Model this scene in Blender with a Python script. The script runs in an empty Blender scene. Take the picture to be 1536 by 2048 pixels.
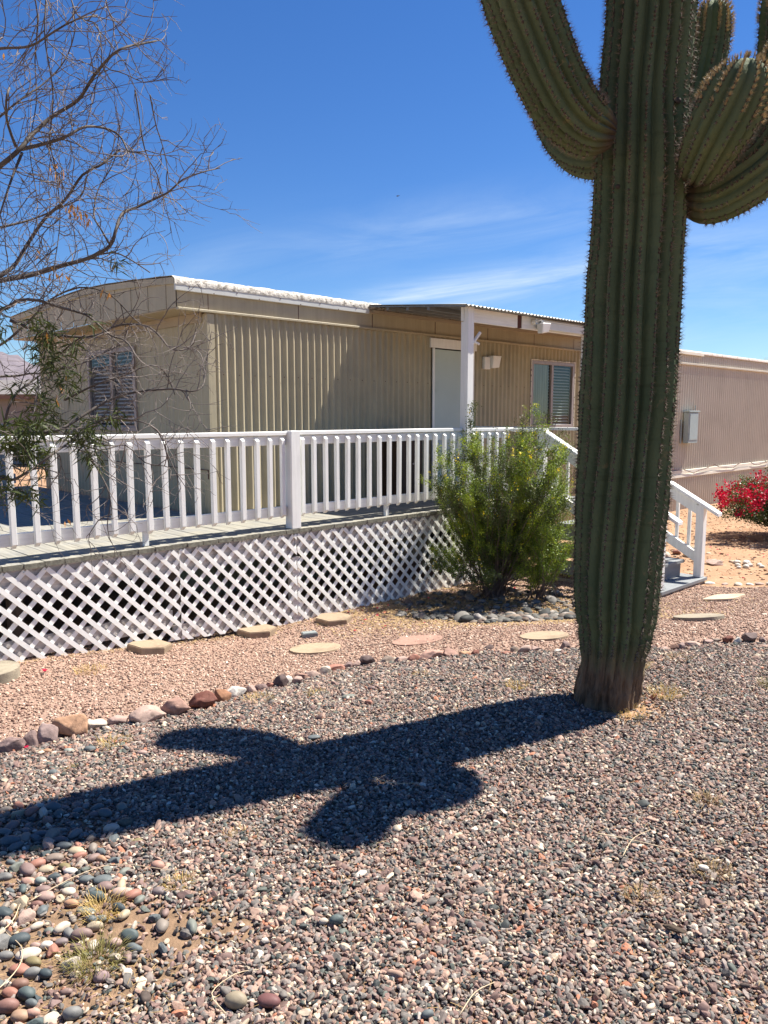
import bpy, bmesh, math, random
import numpy as np
from mathutils import Vector, Matrix, Euler, noise as mnoise

sc = bpy.context.scene
# ------------------------------------------------------------------ camera
FPX = 1540.0                       # focal length in pixels of the 1536 x 2048 photograph
PITCH = math.atan2(194, FPX)
cam_d = bpy.data.cameras.new("camera")
cam_d.sensor_fit = 'VERTICAL'; cam_d.sensor_height = 36.0; cam_d.sensor_width = 27.0
cam_d.lens = 36.0 * FPX / 2048.0
cam_d.clip_start = 0.05; cam_d.clip_end = 8000
cam = bpy.data.objects.new("camera", cam_d); sc.collection.objects.link(cam)
cam.location = (0, 0, 1.6); cam.rotation_euler = (math.pi / 2 - PITCH, 0, 0)
sc.camera = cam
# ------------------------------------------------------------------ sun, sky, exposure
SUN_EL = math.radians(57.4); SUN_AZ = math.radians(26.5)     # azimuth counter-clockwise from +X
sd = Vector((math.cos(SUN_EL) * math.cos(SUN_AZ), math.cos(SUN_EL) * math.sin(SUN_AZ), math.sin(SUN_EL)))
sl = bpy.data.lights.new("sun", 'SUN'); sl.energy = 5.0; sl.angle = math.radians(0.53); sl.color = (1.0, 0.94, 0.85)
so = bpy.data.objects.new("sun", sl); sc.collection.objects.link(so)
so.rotation_euler = sd.to_track_quat('Z', 'Y').to_euler(); so.location = (8, 4, 12)
wd = bpy.data.worlds.new("World"); sc.world = wd; wd.use_nodes = True
sc.view_settings.view_transform = 'Standard'; sc.view_settings.look = 'None'
sc.view_settings.exposure = 1.27; sc.view_settings.gamma = 1.0
try: sc.view_settings.use_curve_mapping = False
except Exception: pass

class NT:
    """small helper to write node trees"""
    def __init__(s, tree): s.t = tree; s.n = tree.nodes; s.l = tree.links
    def node(s, typ, ins=None, **props):
        nd = s.n.new(typ)
        for k, v in props.items(): setattr(nd, k, v)
        if ins:
            for k, v in ins.items():
                sock = nd.inputs[k]
                if isinstance(v, bpy.types.NodeSocket): s.l.new(v, sock)
                else: sock.default_value = v
        return nd
    def math(s, op, a, b=0.0, c=None):
        nd = s.n.new('ShaderNodeMath'); nd.operation = op
        for i, v in enumerate((a, b) if c is None else (a, b, c)):
            if isinstance(v, bpy.types.NodeSocket): s.l.new(v, nd.inputs[i])
            else: nd.inputs[i].default_value = v
        return nd.outputs[0]
    def ramp(s, fac, stops, interp='LINEAR'):
        nd = s.n.new('ShaderNodeValToRGB'); cr = nd.color_ramp; cr.interpolation = interp
        while len(cr.elements) > 1: cr.elements.remove(cr.elements[-1])
        for i, (p, c) in enumerate(stops):
            e = cr.elements[0] if i == 0 else cr.elements.new(p)
            e.position = p; e.color = (*c, 1) if len(c) == 3 else c
        s.l.new(fac, nd.inputs[0]); return nd.outputs[0]
    def mix(s, fac, a, b, mode='MIX'):
        nd = s.n.new('ShaderNodeMix'); nd.data_type = 'RGBA'; nd.blend_type = mode
        for sock, v in ((nd.inputs[0], fac), (nd.inputs[6], a), (nd.inputs[7], b)):
            if isinstance(v, bpy.types.NodeSocket): s.l.new(v, sock)
            elif isinstance(v, (int, float)): sock.default_value = v
            else: sock.default_value = (*v, 1) if len(v) == 3 else v
        return nd.outputs[2]

def build_world():
    nt = wd.node_tree; nt.nodes.clear(); N = NT(nt)
    sky = N.node('ShaderNodeTexSky', sky_type='NISHITA', sun_disc=False, sun_elevation=SUN_EL,
                 sun_rotation=math.pi / 2 - SUN_AZ, altitude=400, air_density=1.0, dust_density=0.0, ozone_density=4.0)
    tc = N.node('ShaderNodeTexCoord')
    sp = N.node('ShaderNodeSeparateXYZ', {0: tc.outputs['Generated']})
    yy = N.math('MAXIMUM', sp.outputs[1], 0.05)
    a = N.math('DIVIDE', sp.outputs[0], yy); e = N.math('DIVIDE', sp.outputs[2], yy)
    # cirrus: stretched noise, kept to the low band of sky over the roof
    cv = N.node('ShaderNodeCombineXYZ', {0: a, 1: N.math('SUBTRACT', e, N.math('MULTIPLY', a, 0.14)), 2: 0.0})
    mp = N.node('ShaderNodeMapping', {0: cv.outputs[0], 3: (2.3, 13.0, 1.0)})
    n1 = N.node('ShaderNodeTexNoise', {0: mp.outputs[0], 'Scale': 1.4, 'Detail': 9.0, 'Roughness': 0.62, 'Distortion': 1.1})
    n2 = N.node('ShaderNodeTexNoise', {0: mp.outputs[0], 'Scale': 5.5, 'Detail': 7.0, 'Roughness': 0.6, 'Distortion': 0.8})
    def band(a0, e0, slope, wa, we, amp):
        da = N.math('DIVIDE', N.math('SUBTRACT', a, a0), wa)
        de = N.math('DIVIDE', N.math('SUBTRACT', N.math('SUBTRACT', e, e0), N.math('MULTIPLY', N.math('SUBTRACT', a, a0), slope)), we)
        r2 = N.math('ADD', N.math('MULTIPLY', da, da), N.math('MULTIPLY', de, de))
        return N.math('MULTIPLY', N.math('POWER', 2.718, N.math('MULTIPLY', r2, -1.0)), amp)
    m = band(0.15, 0.166, 0.14, 0.17, 0.020, .95)
    m = N.math('ADD', m, band(0.03, 0.150, 0.05, 0.10, 0.010, 0.55))
    m = N.math('ADD', m, band(0.10, 0.235, 0.12, 0.26, 0.035, 0.28))
    m = N.math('ADD', m, band(0.46, 0.20, 0.05, 0.20, 0.06, 0.30))
    m = N.math('ADD', m, band(0.45, 0.12, 0.02, 0.30, 0.04, 0.25))
    m = N.math('ADD', m, band(-0.22, 0.18, 0.3, 0.06, 0.03, 0.14))
    t = N.math('MULTIPLY', N.math('SUBTRACT', n1.outputs[0], 0.33), 2.6)
    t = N.math('MULTIPLY', N.math('MAXIMUM', t, 0.0), N.math('ADD', N.math('MULTIPLY', n2.outputs[0], 0.9), 0.55))
    fac = N.math('MINIMUM', N.math('MULTIPLY', m, t), 0.8)
    hs = N.node('ShaderNodeHueSaturation', {'Saturation': SKY_SAT, 'Value': SKY_VAL, 'Hue': SKY_HUE, 'Color': sky.outputs[0]})
    col = N.mix(fac, N.mix(1.0, hs.outputs[0], (.90, 1.02, 1.14), 'MULTIPLY'), CLOUD)
    bg = N.node('ShaderNodeBackground', {'Color': col, 'Strength': SKY_STR})
    out = N.node('ShaderNodeOutputWorld'); nt.links.new(bg.outputs[0], out.inputs[0])
SKY_SAT = 1.22; SKY_VAL = 1.0; SKY_HUE = 0.507; SKY_STR = 0.051; CLOUD = (6.4, 7.6, 9.0)
build_world()

# ------------------------------------------------------------------ the place's frame: u along the deck, v towards the house
AZ = math.radians(45.9)
U = Vector((math.sin(AZ), math.cos(AZ), 0)); V = Vector((-math.cos(AZ), math.sin(AZ), 0))
O = Vector((-0.82195, 7.03646, 0)); ROT = math.pi / 2 - AZ
def W(u, v, z): p = O + U * u + V * v; return Vector((p.x, p.y, z))
def UV(x, y): d = Vector((x, y, 0)) - O; return d.dot(U), d.dot(V)
def sm(t): t = min(1.0, max(0.0, t)); return t * t * (3 - 2 * t)
def gz(u, v):
    A = -.14 - .19 * sm((u + 2.7) / 2.4)
    vs = -3.2 - .8 * sm(u / 3); ve = -.3 - 1.5 * sm(u / 3)
    return A * sm((v - vs) / (ve - vs))
def GZ(x, y): return gz(*UV(x, y))
def smN(t): t = np.clip(t, 0, 1); return t * t * (3 - 2 * t)
def GZN(x, y):
    dx = x - O.x; dy = y - O.y; u = dx * U.x + dy * U.y; v = dx * V.x + dy * V.y
    A = -.14 - .19 * smN((u + 2.7) / 2.4); vs = -3.2 - .8 * smN(u / 3); ve = -.3 - 1.5 * smN(u / 3)
    return A * smN((v - vs) / (ve - vs)), u, v
def normal_at(x, y):
    e = .08
    return Vector((-(GZ(x + e, y) - GZ(x - e, y)) / (2 * e), -(GZ(x, y + e) - GZ(x, y - e)) / (2 * e), 1)).normalized()

# ------------------------------------------------------------------ mesh building helpers
class MB:
    def __init__(s): s.v = []; s.f = []; s.mi = []; s.m = 0
    def add(s, vs, fs, m=None):
        b = len(s.v); s.v.extend(tuple(p) for p in vs)
        for f in fs: s.f.append(tuple(b + i for i in f)); s.mi.append(s.m if m is None else m)
    def box(s, a0, a1, b0, b1, c0, c1, m=None):
        s.add([(a0, b0, c0), (a1, b0, c0), (a1, b1, c0), (a0, b1, c0), (a0, b0, c1), (a1, b0, c1), (a1, b1, c1), (a0, b1, c1)],
              [(0, 3, 2, 1), (4, 5, 6, 7), (0, 1, 5, 4), (1, 2, 6, 5), (2, 3, 7, 6), (3, 0, 4, 7)], m)
    def hexa(s, p, m=None):     # 8 points, bottom ring then top ring
        s.add(p, [(0, 3, 2, 1), (4, 5, 6, 7), (0, 1, 5, 4), (1, 2, 6, 5), (2, 3, 7, 6), (3, 0, 4, 7)], m)
    def prism(s, poly, axis, c0, c1, m=None):   # poly of 2D points extruded along axis 'u','v','z'
        n = len(poly)
        def P(a, b, c): return {'u': (c, a, b), 'v': (a, c, b), 'z': (a, b, c)}[axis]
        vs = [P(a, b, c0) for a, b in poly] + [P(a, b, c1) for a, b in poly]
        s.add(vs, [tuple(range(n))[::-1], tuple(range(n, 2 * n))] + [(i, (i + 1) % n, n + (i + 1) % n, n + i) for i in range(n)], m)
    def tube(s, pts, rad, k=6, cap=True, m=None):
        pts = [Vector(p) for p in pts]; n = len(pts)
        if not hasattr(rad, '__len__'): rad = [rad] * n
        up = Vector((0.31, 0.17, 0.93)); rings = []
        vs = []
        for i, p in enumerate(pts):
            t = (pts[min(i + 1, n - 1)] - pts[max(i - 1, 0)])
            if t.length < 1e-9: t = Vector((0, 0, 1))
            t.normalize(); a = up - t * up.dot(t)
            if a.length < 1e-3: a = Vector((1, 0, 0)) - t * t.x
            a.normalize(); up = a; b = t.cross(a)
            for j in range(k):
                q = 2 * math.pi * j / k; vs.append(p + (a * math.cos(q) + b * math.sin(q)) * rad[i])
        fs = [(i * k + j, i * k + (j + 1) % k, (i + 1) * k + (j + 1) % k, (i + 1) * k + j) for i in range(n - 1) for j in range(k)]
        if cap: fs += [tuple(range(k))[::-1], tuple((n - 1) * k + j for j in range(k))]
        s.add(vs, fs, m)

def mesh_obj(name, verts, faces, mats, mi=None, smooth=False):
    me = bpy.data.meshes.new(name); me.from_pydata(verts, [], faces)
    for mt in (mats if isinstance(mats, (list, tuple)) else [mats]): me.materials.append(mt)
    if mi is not None and any(mi): me.polygons.foreach_set('material_index', mi)
    if smooth: me.polygons.foreach_set('use_smooth', [True] * len(me.polygons))
    me.update(); o = bpy.data.objects.new(name, me); sc.collection.objects.link(o); return o

def fix_normals(o):
    bm = bmesh.new(); bm.from_mesh(o.data); bmesh.ops.recalc_face_normals(bm, faces=bm.faces); bm.to_mesh(o.data); bm.free()
def bevel(o, w, seg=1):
    bm = bmesh.new(); bm.from_mesh(o.data)
    es = [e for e in bm.edges if len(e.link_faces) == 2 and e.calc_face_angle(0) > 0.6]
    bmesh.ops.bevel(bm, geom=es, offset=w, segments=seg, affect='EDGES', clamp_overlap=True); bm.to_mesh(o.data); bm.free()

def tag(o, label=None, cat=None, group=None, kind=None):
    if label: o['label'] = label
    if cat: o['category'] = cat
    if group: o['group'] = group
    if kind: o['kind'] = kind
    return o
def empty(name, loc, rotz=0.0):
    o = bpy.data.objects.new(name, None); o.empty_display_size = .2; sc.collection.objects.link(o)
    o.location = loc; o.rotation_euler = (0, 0, rotz); return o
class Frame:
    """a thing standing in the u,v frame: parts are written in absolute (u,v,z)"""
    def __init__(s, name, u, v, z, label, cat, group=None):
        s.o = empty(name, W(u, v, z), ROT); s.b = (u, v, z); tag(s.o, label, cat, group)
    def part(s, name, mb, mats, parent=None, smooth=False, bev=0.0, label=None):
        b = s.b
        o = mesh_obj(name, [(p[0] - b[0], p[1] - b[1], p[2] - b[2]) for p in mb.v], mb.f, mats, mb.mi, smooth)
        if name != 'pane': fix_normals(o)
        if bev: bevel(o, bev)
        o.parent = parent or s.o
        if label: o['label'] = label
        return o
def wpart(name, mb, mats, parent, smooth=False, base=None):
    """part written in world coordinates under an unrotated thing"""
    r = parent
    while r.parent: r = r.parent
    L = r.location
    o = mesh_obj(name, [(p[0] - L[0], p[1] - L[1], p[2] - L[2]) for p in mb.v], mb.f, mats, mb.mi, smooth)
    o.parent = parent; return o

# ------------------------------------------------------------------ materials
MATS = {}
def mat(name, base, rough=.7, noise=None, bump=None, spec=.3, grain=None, transl=0.0, metal=0.0, mottles=None, trans=0.0):
    """base colour; noise=(scale, amount) value variation; grain=(vec scale) streaks; mottles=[(colour, scale, lo, hi)]; bump=(scale, strength, dist)"""
    if name in MATS: return MATS[name]
    m = bpy.data.materials.new(name); m.use_nodes = True; nt = m.node_tree; nt.nodes.clear(); N = NT(nt)
    tc = N.node('ShaderNodeTexCoord'); vec = tc.outputs['Object']
    col = N.node('ShaderNodeRGB').outputs[0]; col.default_value = (*base, 1)
    if mottles:
        for i, (c2, s2, lo, hi) in enumerate(mottles):
            mv = N.node('ShaderNodeMapping', {0: vec, 1: (3.7 * i, 1.9 * i, 0)})
            n = N.node('ShaderNodeTexNoise', {0: mv.outputs[0], 'Scale': s2, 'Detail': 6.0, 'Roughness': .62})
            f = N.node('ShaderNodeMapRange', {0: n.outputs[0], 1: lo, 2: hi}).outputs[0]
            col = N.mix(f, col, c2)
    if grain:
        mp = N.node('ShaderNodeMapping', {0: vec, 3: grain[0]})
        n = N.node('ShaderNodeTexNoise', {0: mp.outputs[0], 'Scale': 1.0, 'Detail': 5.0, 'Roughness': .6, 'Distortion': .4})
        f = N.node('ShaderNodeMapRange', {0: n.outputs[0], 1: .3, 2: .7, 3: 1 - grain[1], 4: 1 + grain[1] * .5}).outputs[0]
        g3 = N.node('ShaderNodeCombineXYZ', {0: f, 1: f, 2: f}).outputs[0]
        col = N.mix(1.0, col, g3, 'MULTIPLY'); gh = n.outputs[0]
    if noise:
        n = N.node('ShaderNodeTexNoise', {0: vec, 'Scale': noise[0], 'Detail': 5.0, 'Roughness': .6})
        f = N.node('ShaderNodeMapRange', {0: n.outputs[0], 1: .28, 2: .72, 3: 1 - noise[1], 4: 1 + noise[1]}).outputs[0]
        g3 = N.node('ShaderNodeCombineXYZ', {0: f, 1: f, 2: f}).outputs[0]
        col = N.mix(1.0, col, g3, 'MULTIPLY')
    p = N.node('ShaderNodeBsdfPrincipled', {'Base Color': col, 'Roughness': rough, 'Specular IOR Level': spec, 'Metallic': metal})
    if trans: p.inputs['Transmission Weight'].default_value = trans
    if bump or grain:
        h = None
        if grain: h = gh; st, di = (bump[1], bump[2]) if bump else (.4, .002)
        if bump:
            n = N.node('ShaderNodeTexNoise', {0: vec, 'Scale': bump[0], 'Detail': 6.0, 'Roughness': .6})
            h = n.outputs[0] if h is None else N.math('ADD', h, n.outputs[0]); st, di = bump[1], bump[2]
        b = N.node('ShaderNodeBump', {'Height': h, 'Strength': st, 'Distance': di}); nt.links.new(b.outputs[0], p.inputs['Normal'])
    out = N.node('ShaderNodeOutputMaterial')
    if transl:
        tr = N.node('ShaderNodeBsdfTranslucent', {'Color': N.mix(1.0, col, (1.0, 1.0, .55), 'MULTIPLY')})
        ms = N.node('ShaderNodeMixShader', {0: transl, 1: p.outputs[0], 2: tr.outputs[0]}); nt.links.new(ms.outputs[0], out.inputs[0])
    else: nt.links.new(p.outputs[0], out.inputs[0])
    MATS[name] = m; return m

white_paint = mat('white_paint', (.78, .785, .75), .55, noise=(2.5, .05), grain=((40, 40, 3), .10), bump=(60, .35, .0015))
white_paint_h = mat('white_paint_rail', (.78, .785, .75), .55, noise=(2.5, .05), grain=((3, 40, 40), .10), bump=(60, .35, .0015))
worn_white = mat('worn_white_paint', (.58, .53, .50), .7, grain=((3, 30, 45), .25), bump=(25, .6, .004), mottles=[((.26, .20, .16), 9, .54, .70)])
lattice_paint = mat('lattice_paint', (.87, .87, .82), .6, noise=(6, .07), bump=(70, .4, .001), mottles=[((.55, .47, .38), 3.5, .60, .76)])
deck_wood = mat('weathered_deck_wood', (.29, .275, .225), .8, grain=((30, 2.2, 30), .32), bump=(30, .5, .003), mottles=[((.25, .245, .22), 3, .45, .62)])
deck_end = mat('deck_board_end', (.17, .165, .13), .85, noise=(40, .45), bump=(60, .6, .003))
grey_stair = mat('grey_stair_paint', (.22, .235, .24), .6, grain=((3, 30, 30), .15), noise=(5, .10), bump=(40, .4, .002))
siding = mat('beige_siding', (.41, .355, .235), .5, spec=.3, noise=(1.5, .10), grain=((25, 25, .8), .10), bump=(140, .35, .001), mottles=[((.34, .30, .21), 2.2, .5, .75)])
siding_pink = mat('pinkish_tan_siding', (.49, .44, .355), .5, spec=.3, noise=(1.2, .07), bump=(140, .3, .001), mottles=[((.44, .39, .31), 2.0, .5, .72)])
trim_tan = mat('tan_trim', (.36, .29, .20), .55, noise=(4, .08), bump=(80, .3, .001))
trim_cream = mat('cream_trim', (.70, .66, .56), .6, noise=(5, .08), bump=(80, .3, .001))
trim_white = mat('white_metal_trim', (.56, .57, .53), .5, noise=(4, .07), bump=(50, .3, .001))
roof_coat = mat('white_roof_coating', (.52, .49, .43), .7, bump=(22, .9, .02), mottles=[((.20, .18, .15), 16, .50, .62)])
soffit_m = mat('soffit_tan', (.42, .33, .20), .65, noise=(3, .08))
tin = mat('corrugated_tin', (.20, .205, .20), .45, noise=(6, .12), metal=.35)
door_paint = mat('pale_green_door_paint', (.42, .50, .47), .5, noise=(2, .05), mottles=[((.37, .45, .41), 3.5, .60, .72)])
alu = mat('window_aluminium', (.32, .27, .25), .45, metal=.3, noise=(20, .15))
gap_dark = mat('dark_wood_gap', (.09, .035, .03), .8)
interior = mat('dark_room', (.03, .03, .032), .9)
curtain = mat('curtain_cloth', (.30, .34, .31), .8, grain=((18, 18, 2), .22))
blind_m = mat('blind_slats', (.62, .62, .60), .5)
glass = bpy.data.materials.new('window_glass'); glass.use_nodes = True
def _g():
    nt = glass.node_tree; nt.nodes.clear(); N = NT(nt)
    a = N.node('ShaderNodeBsdfTransparent', {'Color': (.80, .86, .86, 1)}); b = N.node('ShaderNodeBsdfGlossy', {'Roughness': .02, 'Color': (.9, .95, 1, 1)})
    f = N.node('ShaderNodeLayerWeight', {'Blend': .12}); ms = N.node('ShaderNodeMixShader', {0: N.math('ADD', N.math('MULTIPLY', f.outputs[0], .5), .06), 1: a.outputs[0], 2: b.outputs[0]})
    o = N.node('ShaderNodeOutputMaterial'); nt.links.new(ms.outputs[0], o.inputs[0])
_g()
plastic_white = mat('white_lamp_plastic', (.74, .73, .68), .4)
grey_metal = mat('grey_meter_paint', (.30, .36, .36), .45, noise=(8, .08))
dark_wood = mat('dark_brown_wood', (.055, .028, .015), .6, grain=((35, 35, 2), .5))
dirt = mat('orange_dirt', (.34, .205, .12), .95, noise=(1.1, .12), bump=(9, .9, .03), mottles=[((.27, .155, .085), 1.6, .45, .62), ((.42, .29, .185), 14, .55, .7), ((.25, .14, .08), 45, .62, .72)])
bed = mat('gravel_bed_dirt', (.20, .13, .08), .95, noise=(25, .35), bump=(60, .9, .01), mottles=[((.30, .19, .115), 1.3, .58, .70)])
pathm = mat('pink_grit', (.30, .195, .145), .95, noise=(60, .25), bump=(150, 1.0, .008), mottles=[((.50, .36, .28), 130, .52, .62), ((.17, .10, .08), 110, .54, .64), ((.31, .20, .15), 1.5, .5, .7)])
# ------------------------------------------------------------------ ground
def grid_mesh(name, xs, ys, zf, m, keep=None, kind='structure', label=None):
    nx, ny = len(xs), len(ys)
    X, Y = np.meshgrid(xs, ys); Z = zf(X, Y)
    v = np.stack([X, Y, Z], -1).reshape(-1, 3)
    f = []
    for j in range(ny - 1):
        for i in range(nx - 1):
            if keep is None or keep((xs[i] + xs[i + 1]) / 2, (ys[j] + ys[j + 1]) / 2):
                a = j * nx + i; f.append((a, a + 1, a + nx + 1, a + nx))
    o = mesh_obj(name, v.tolist(), f, m, smooth=True); o['kind'] = kind
    if label: o['label'] = label
    return o
far = [-4000, -1500, -500, -200, -90, -45, -25]
xs = np.array(far + list(np.arange(-14, 20.1, .2)) + [25, 45, 90, 200, 500, 1500, 4000], float)
ys = np.array([-4000, -1000, -200, -40, -10] + list(np.arange(-4, 24.1, .2)) + [30, 45, 90, 200, 500, 1500, 4000], float)
def ground_z(X, Y): return GZN(X, Y)[0] + .012 * np.sin(X * 1.3 + .7) * np.cos(Y * 1.1) * (np.abs(X) < 30)
grid_mesh('ground', xs, ys, ground_z, dirt)

# the line of border stones separates the pink path from the multicoloured gravel
ROCKS=[(-1.856,3.655,0.117,0.068,'mauve'),(-1.783,3.702,0.079,0.079,'mauve'),(-1.720,3.761,0.095,0.095,'dusk'),(-1.638,3.842,0.153,0.102,'orange'),(-1.536,3.923,0.104,0.057,'cream'),(-1.440,3.987,0.100,0.051,'pink'),(-1.297,4.045,0.171,0.075,'pinktan'),(-1.164,4.130,0.142,0.087,'pinkbrown'),(-1.038,4.245,0.140,0.090,'darkred'),(-0.952,4.368,0.092,0.069,'orangebrown'),(-0.892,4.472,0.112,0.061,'white'),(-0.816,4.532,0.072,0.050,'pink'),(-0.760,4.608,0.085,0.042,'mauve'),(-0.707,4.664,0.061,0.037,'brick'),(-0.651,4.675,0.092,0.074,'dark'),(-0.620,4.771,0.060,0.048,'white'),(-0.556,4.747,0.062,0.047,'pink'),(-0.540,4.864,0.077,0.045,'pinkbrown'),(-0.466,4.938,0.097,0.042,'pinktan'),(-0.399,4.996,0.079,0.055,'cream'),(-0.335,5.104,0.127,0.043,'brick'),(-0.249,5.150,0.068,0.047,'mauve'),(-0.186,5.175,0.068,0.048,'pink'),(-0.115,5.224,0.103,0.066,'dark'),(0.018,5.228,0.117,0.052,'greybrown'),(0.123,5.217,0.085,0.044,'pink'),(0.202,5.200,0.082,0.052,'brick'),(0.322,5.225,0.178,0.055,'salmon'),(0.463,5.231,0.103,0.062,'pinkbrown'),(0.564,5.212,0.089,0.041,'orange'),(0.634,5.173,0.057,0.045,'darkred'),(0.680,5.220,0.055,0.038,'brown'),(0.739,5.303,0.076,0.044,'dark'),(0.846,5.130,0.084,0.026,'brick'),(0.904,5.157,0.072,0.054,'greybrown'),(0.968,5.146,0.108,0.054,'pinktan'),(1.044,5.164,0.091,0.042,'pink'),(1.179,5.094,0.060,0.030,'white'),(1.249,5.165,0.072,0.060,'mauve'),(1.858,5.149,0.048,0.024,'mauve'),(1.922,5.108,0.072,0.024,'pink'),(1.987,5.108,0.054,0.036,'brown'),(2.043,5.130,0.072,0.042,'mauve'),(2.152,5.206,0.091,0.030,'pinktan'),(2.288,5.272,0.068,0.027,'pink'),(2.357,5.304,0.056,0.025,'greybrown'),(2.428,5.281,0.074,0.047,'darkred'),(2.488,5.264,0.061,0.043,'white'),(2.597,5.314,0.105,0.056,'dark'),(2.684,5.302,0.049,0.035,'mauve'),]
COBBLES=[(-0.797,2.535,0.043,0.037,'orangepink'),(-1.012,2.580,0.035,0.029,'orange'),(-0.751,2.395,0.041,0.025,'mauvegrey'),(-0.855,2.302,0.042,0.032,'darkslate'),(-0.776,2.165,0.050,0.040,'slategreen'),(-0.799,1.996,0.039,0.037,'mauvepink'),(-0.924,2.174,0.055,0.035,'mauvebrown'),(-1.051,2.094,0.063,0.024,'cream'),(-1.017,2.051,0.045,0.033,'olive'),(-1.046,2.129,0.027,0.039,'pink'),(-1.012,2.131,0.032,0.027,'white'),(-0.905,2.047,0.047,0.038,'cream'),(-0.790,2.081,0.034,0.029,'cream'),(-0.899,2.214,0.043,0.030,'tan'),(-0.957,2.293,0.058,0.021,'greygreen'),(-0.946,2.356,0.051,0.038,'slategreen'),(-0.878,2.377,0.049,0.049,'pinktan'),(-0.939,2.411,0.047,0.033,'mauve'),(-1.172,2.449,0.036,0.033,'palegreen'),(-1.215,2.452,0.042,0.025,'salmon'),(-1.143,2.401,0.046,0.027,'mauve'),(-1.116,2.364,0.054,0.030,'pink'),(-1.074,2.426,0.044,0.025,'greygreen'),(-0.963,2.460,0.056,0.025,'slate'),(-1.021,2.460,0.050,0.025,'slate'),(-1.054,2.396,0.044,0.021,'cream'),(-1.016,1.968,0.041,0.030,'brown'),(-0.981,1.930,0.045,0.040,'slategreen'),(-0.953,1.898,0.033,0.033,'slate'),(-1.009,1.882,0.050,0.044,'redbrown'),(-0.965,1.858,0.043,0.026,'tanorange'),(-0.882,1.856,0.052,0.024,'cream'),(-0.828,1.860,0.043,0.043,'grey'),(-0.934,1.866,0.033,0.026,'salmon'),(-1.030,1.939,0.043,0.025,'brick'),(-1.046,2.030,0.051,0.023,'brick'),(-0.999,2.009,0.042,0.035,'grey'),(-0.964,2.009,0.037,0.028,'darkslate'),(-1.184,2.588,0.056,0.032,'greybrown'),(-1.125,2.637,0.051,0.027,'tan'),(-1.127,2.540,0.043,0.023,'olive'),(-1.094,2.510,0.045,0.023,'white'),(-1.184,2.520,0.046,0.026,'tan'),(-1.401,2.709,0.073,0.037,'slate'),(-1.183,2.670,0.054,0.030,'slate'),(-1.282,2.662,0.042,0.021,'olive'),(-1.219,2.719,0.049,0.025,'mauve'),(-1.254,2.788,0.056,0.022,'taupe'),(-1.313,2.765,0.050,0.025,'slate'),(-1.309,2.478,0.045,0.028,'grey'),(-0.926,2.714,0.037,0.015,'olive'),(-0.401,1.902,0.053,0.044,'tanspeck'),(-1.018,2.328,0.042,0.027,'orange'),(-1.125,2.318,0.037,0.037,'redbrown'),(-0.814,2.137,0.044,0.029,'pink'),(-0.925,2.249,0.033,0.031,'slate'),(-0.892,2.255,0.028,0.026,'greygreen'),(-0.313,1.907,0.057,0.031,'maroon'),(-0.150,2.243,0.041,0.033,'slategreen'),(-0.190,2.243,0.026,0.026,'cream'),(0.116,1.865,0.030,0.022,'slate'),(1.124,2.533,0.032,0.019,'white'),(1.823,3.717,0.035,0.023,'darkslate'),(-1.445,3.607,0.054,0.029,'slate'),(-1.545,3.598,0.044,0.025,'palegreen'),(-1.655,3.603,0.042,0.027,'orange'),(-1.159,3.520,0.043,0.029,'pink'),(-1.504,3.326,0.046,0.030,'slate'),(-0.349,3.668,0.055,0.020,'slate'),(-0.207,4.317,0.070,0.023,'greygreen'),(-0.075,4.461,0.042,0.027,'mauve'),(-0.087,4.174,0.040,0.028,'brick'),]
BX = np.array([-9.0, -4.0] + [r[0] for r in ROCKS] + [3.2, 4.6, 8.0]); BY = np.array([1.0, 2.6] + [r[1] for r in ROCKS] + [5.62, 5.75, 6.0])
_o = np.argsort(BX); BX = BX[_o]; BY = BY[_o]
def border_y(x): return np.interp(x, BX, BY)

def strip(name, x0, x1, dx, ylo, yhi, n, zoff, m):
    vs, fs = [], []
    X = np.arange(x0, x1 + dx / 2, dx)
    for x in X:
        a, b = ylo(x), yhi(x)
        for k in range(n + 1):
            y = a + (b - a) * k / n
            vs.append((x, y, float(ground_z(np.array(x), np.array(y))) + zoff))
    for i in range(len(X) - 1):
        for k in range(n):
            a = i * (n + 1) + k; fs.append((a, a + n + 1, a + n + 2, a + 1))
    o = mesh_obj(name, vs, fs, m, smooth=True); o['kind'] = 'structure'; return o
strip('gravel_bed', -14, 14, .1, lambda x: -12.0, lambda x: float(border_y(x)), 90, .006, bed)
def path_far(x):      # path reaches under the deck on the left, stops at the bush bed and the dirt yard on the right
    u_line = O.y + (x - O.x) * U.y / U.x + .35     # just under the deck front
    return float(min(u_line, 9.2 - 1.35 * sm((x - 2.9) / 1.3) - .9 * sm((x - 3.9) / 1.6)))
strip('path', -8, 6.6, .1, lambda x: float(border_y(x)), lambda x: max(path_far(x), float(border_y(x)) + .02), 50, .010, pathm)

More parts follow.
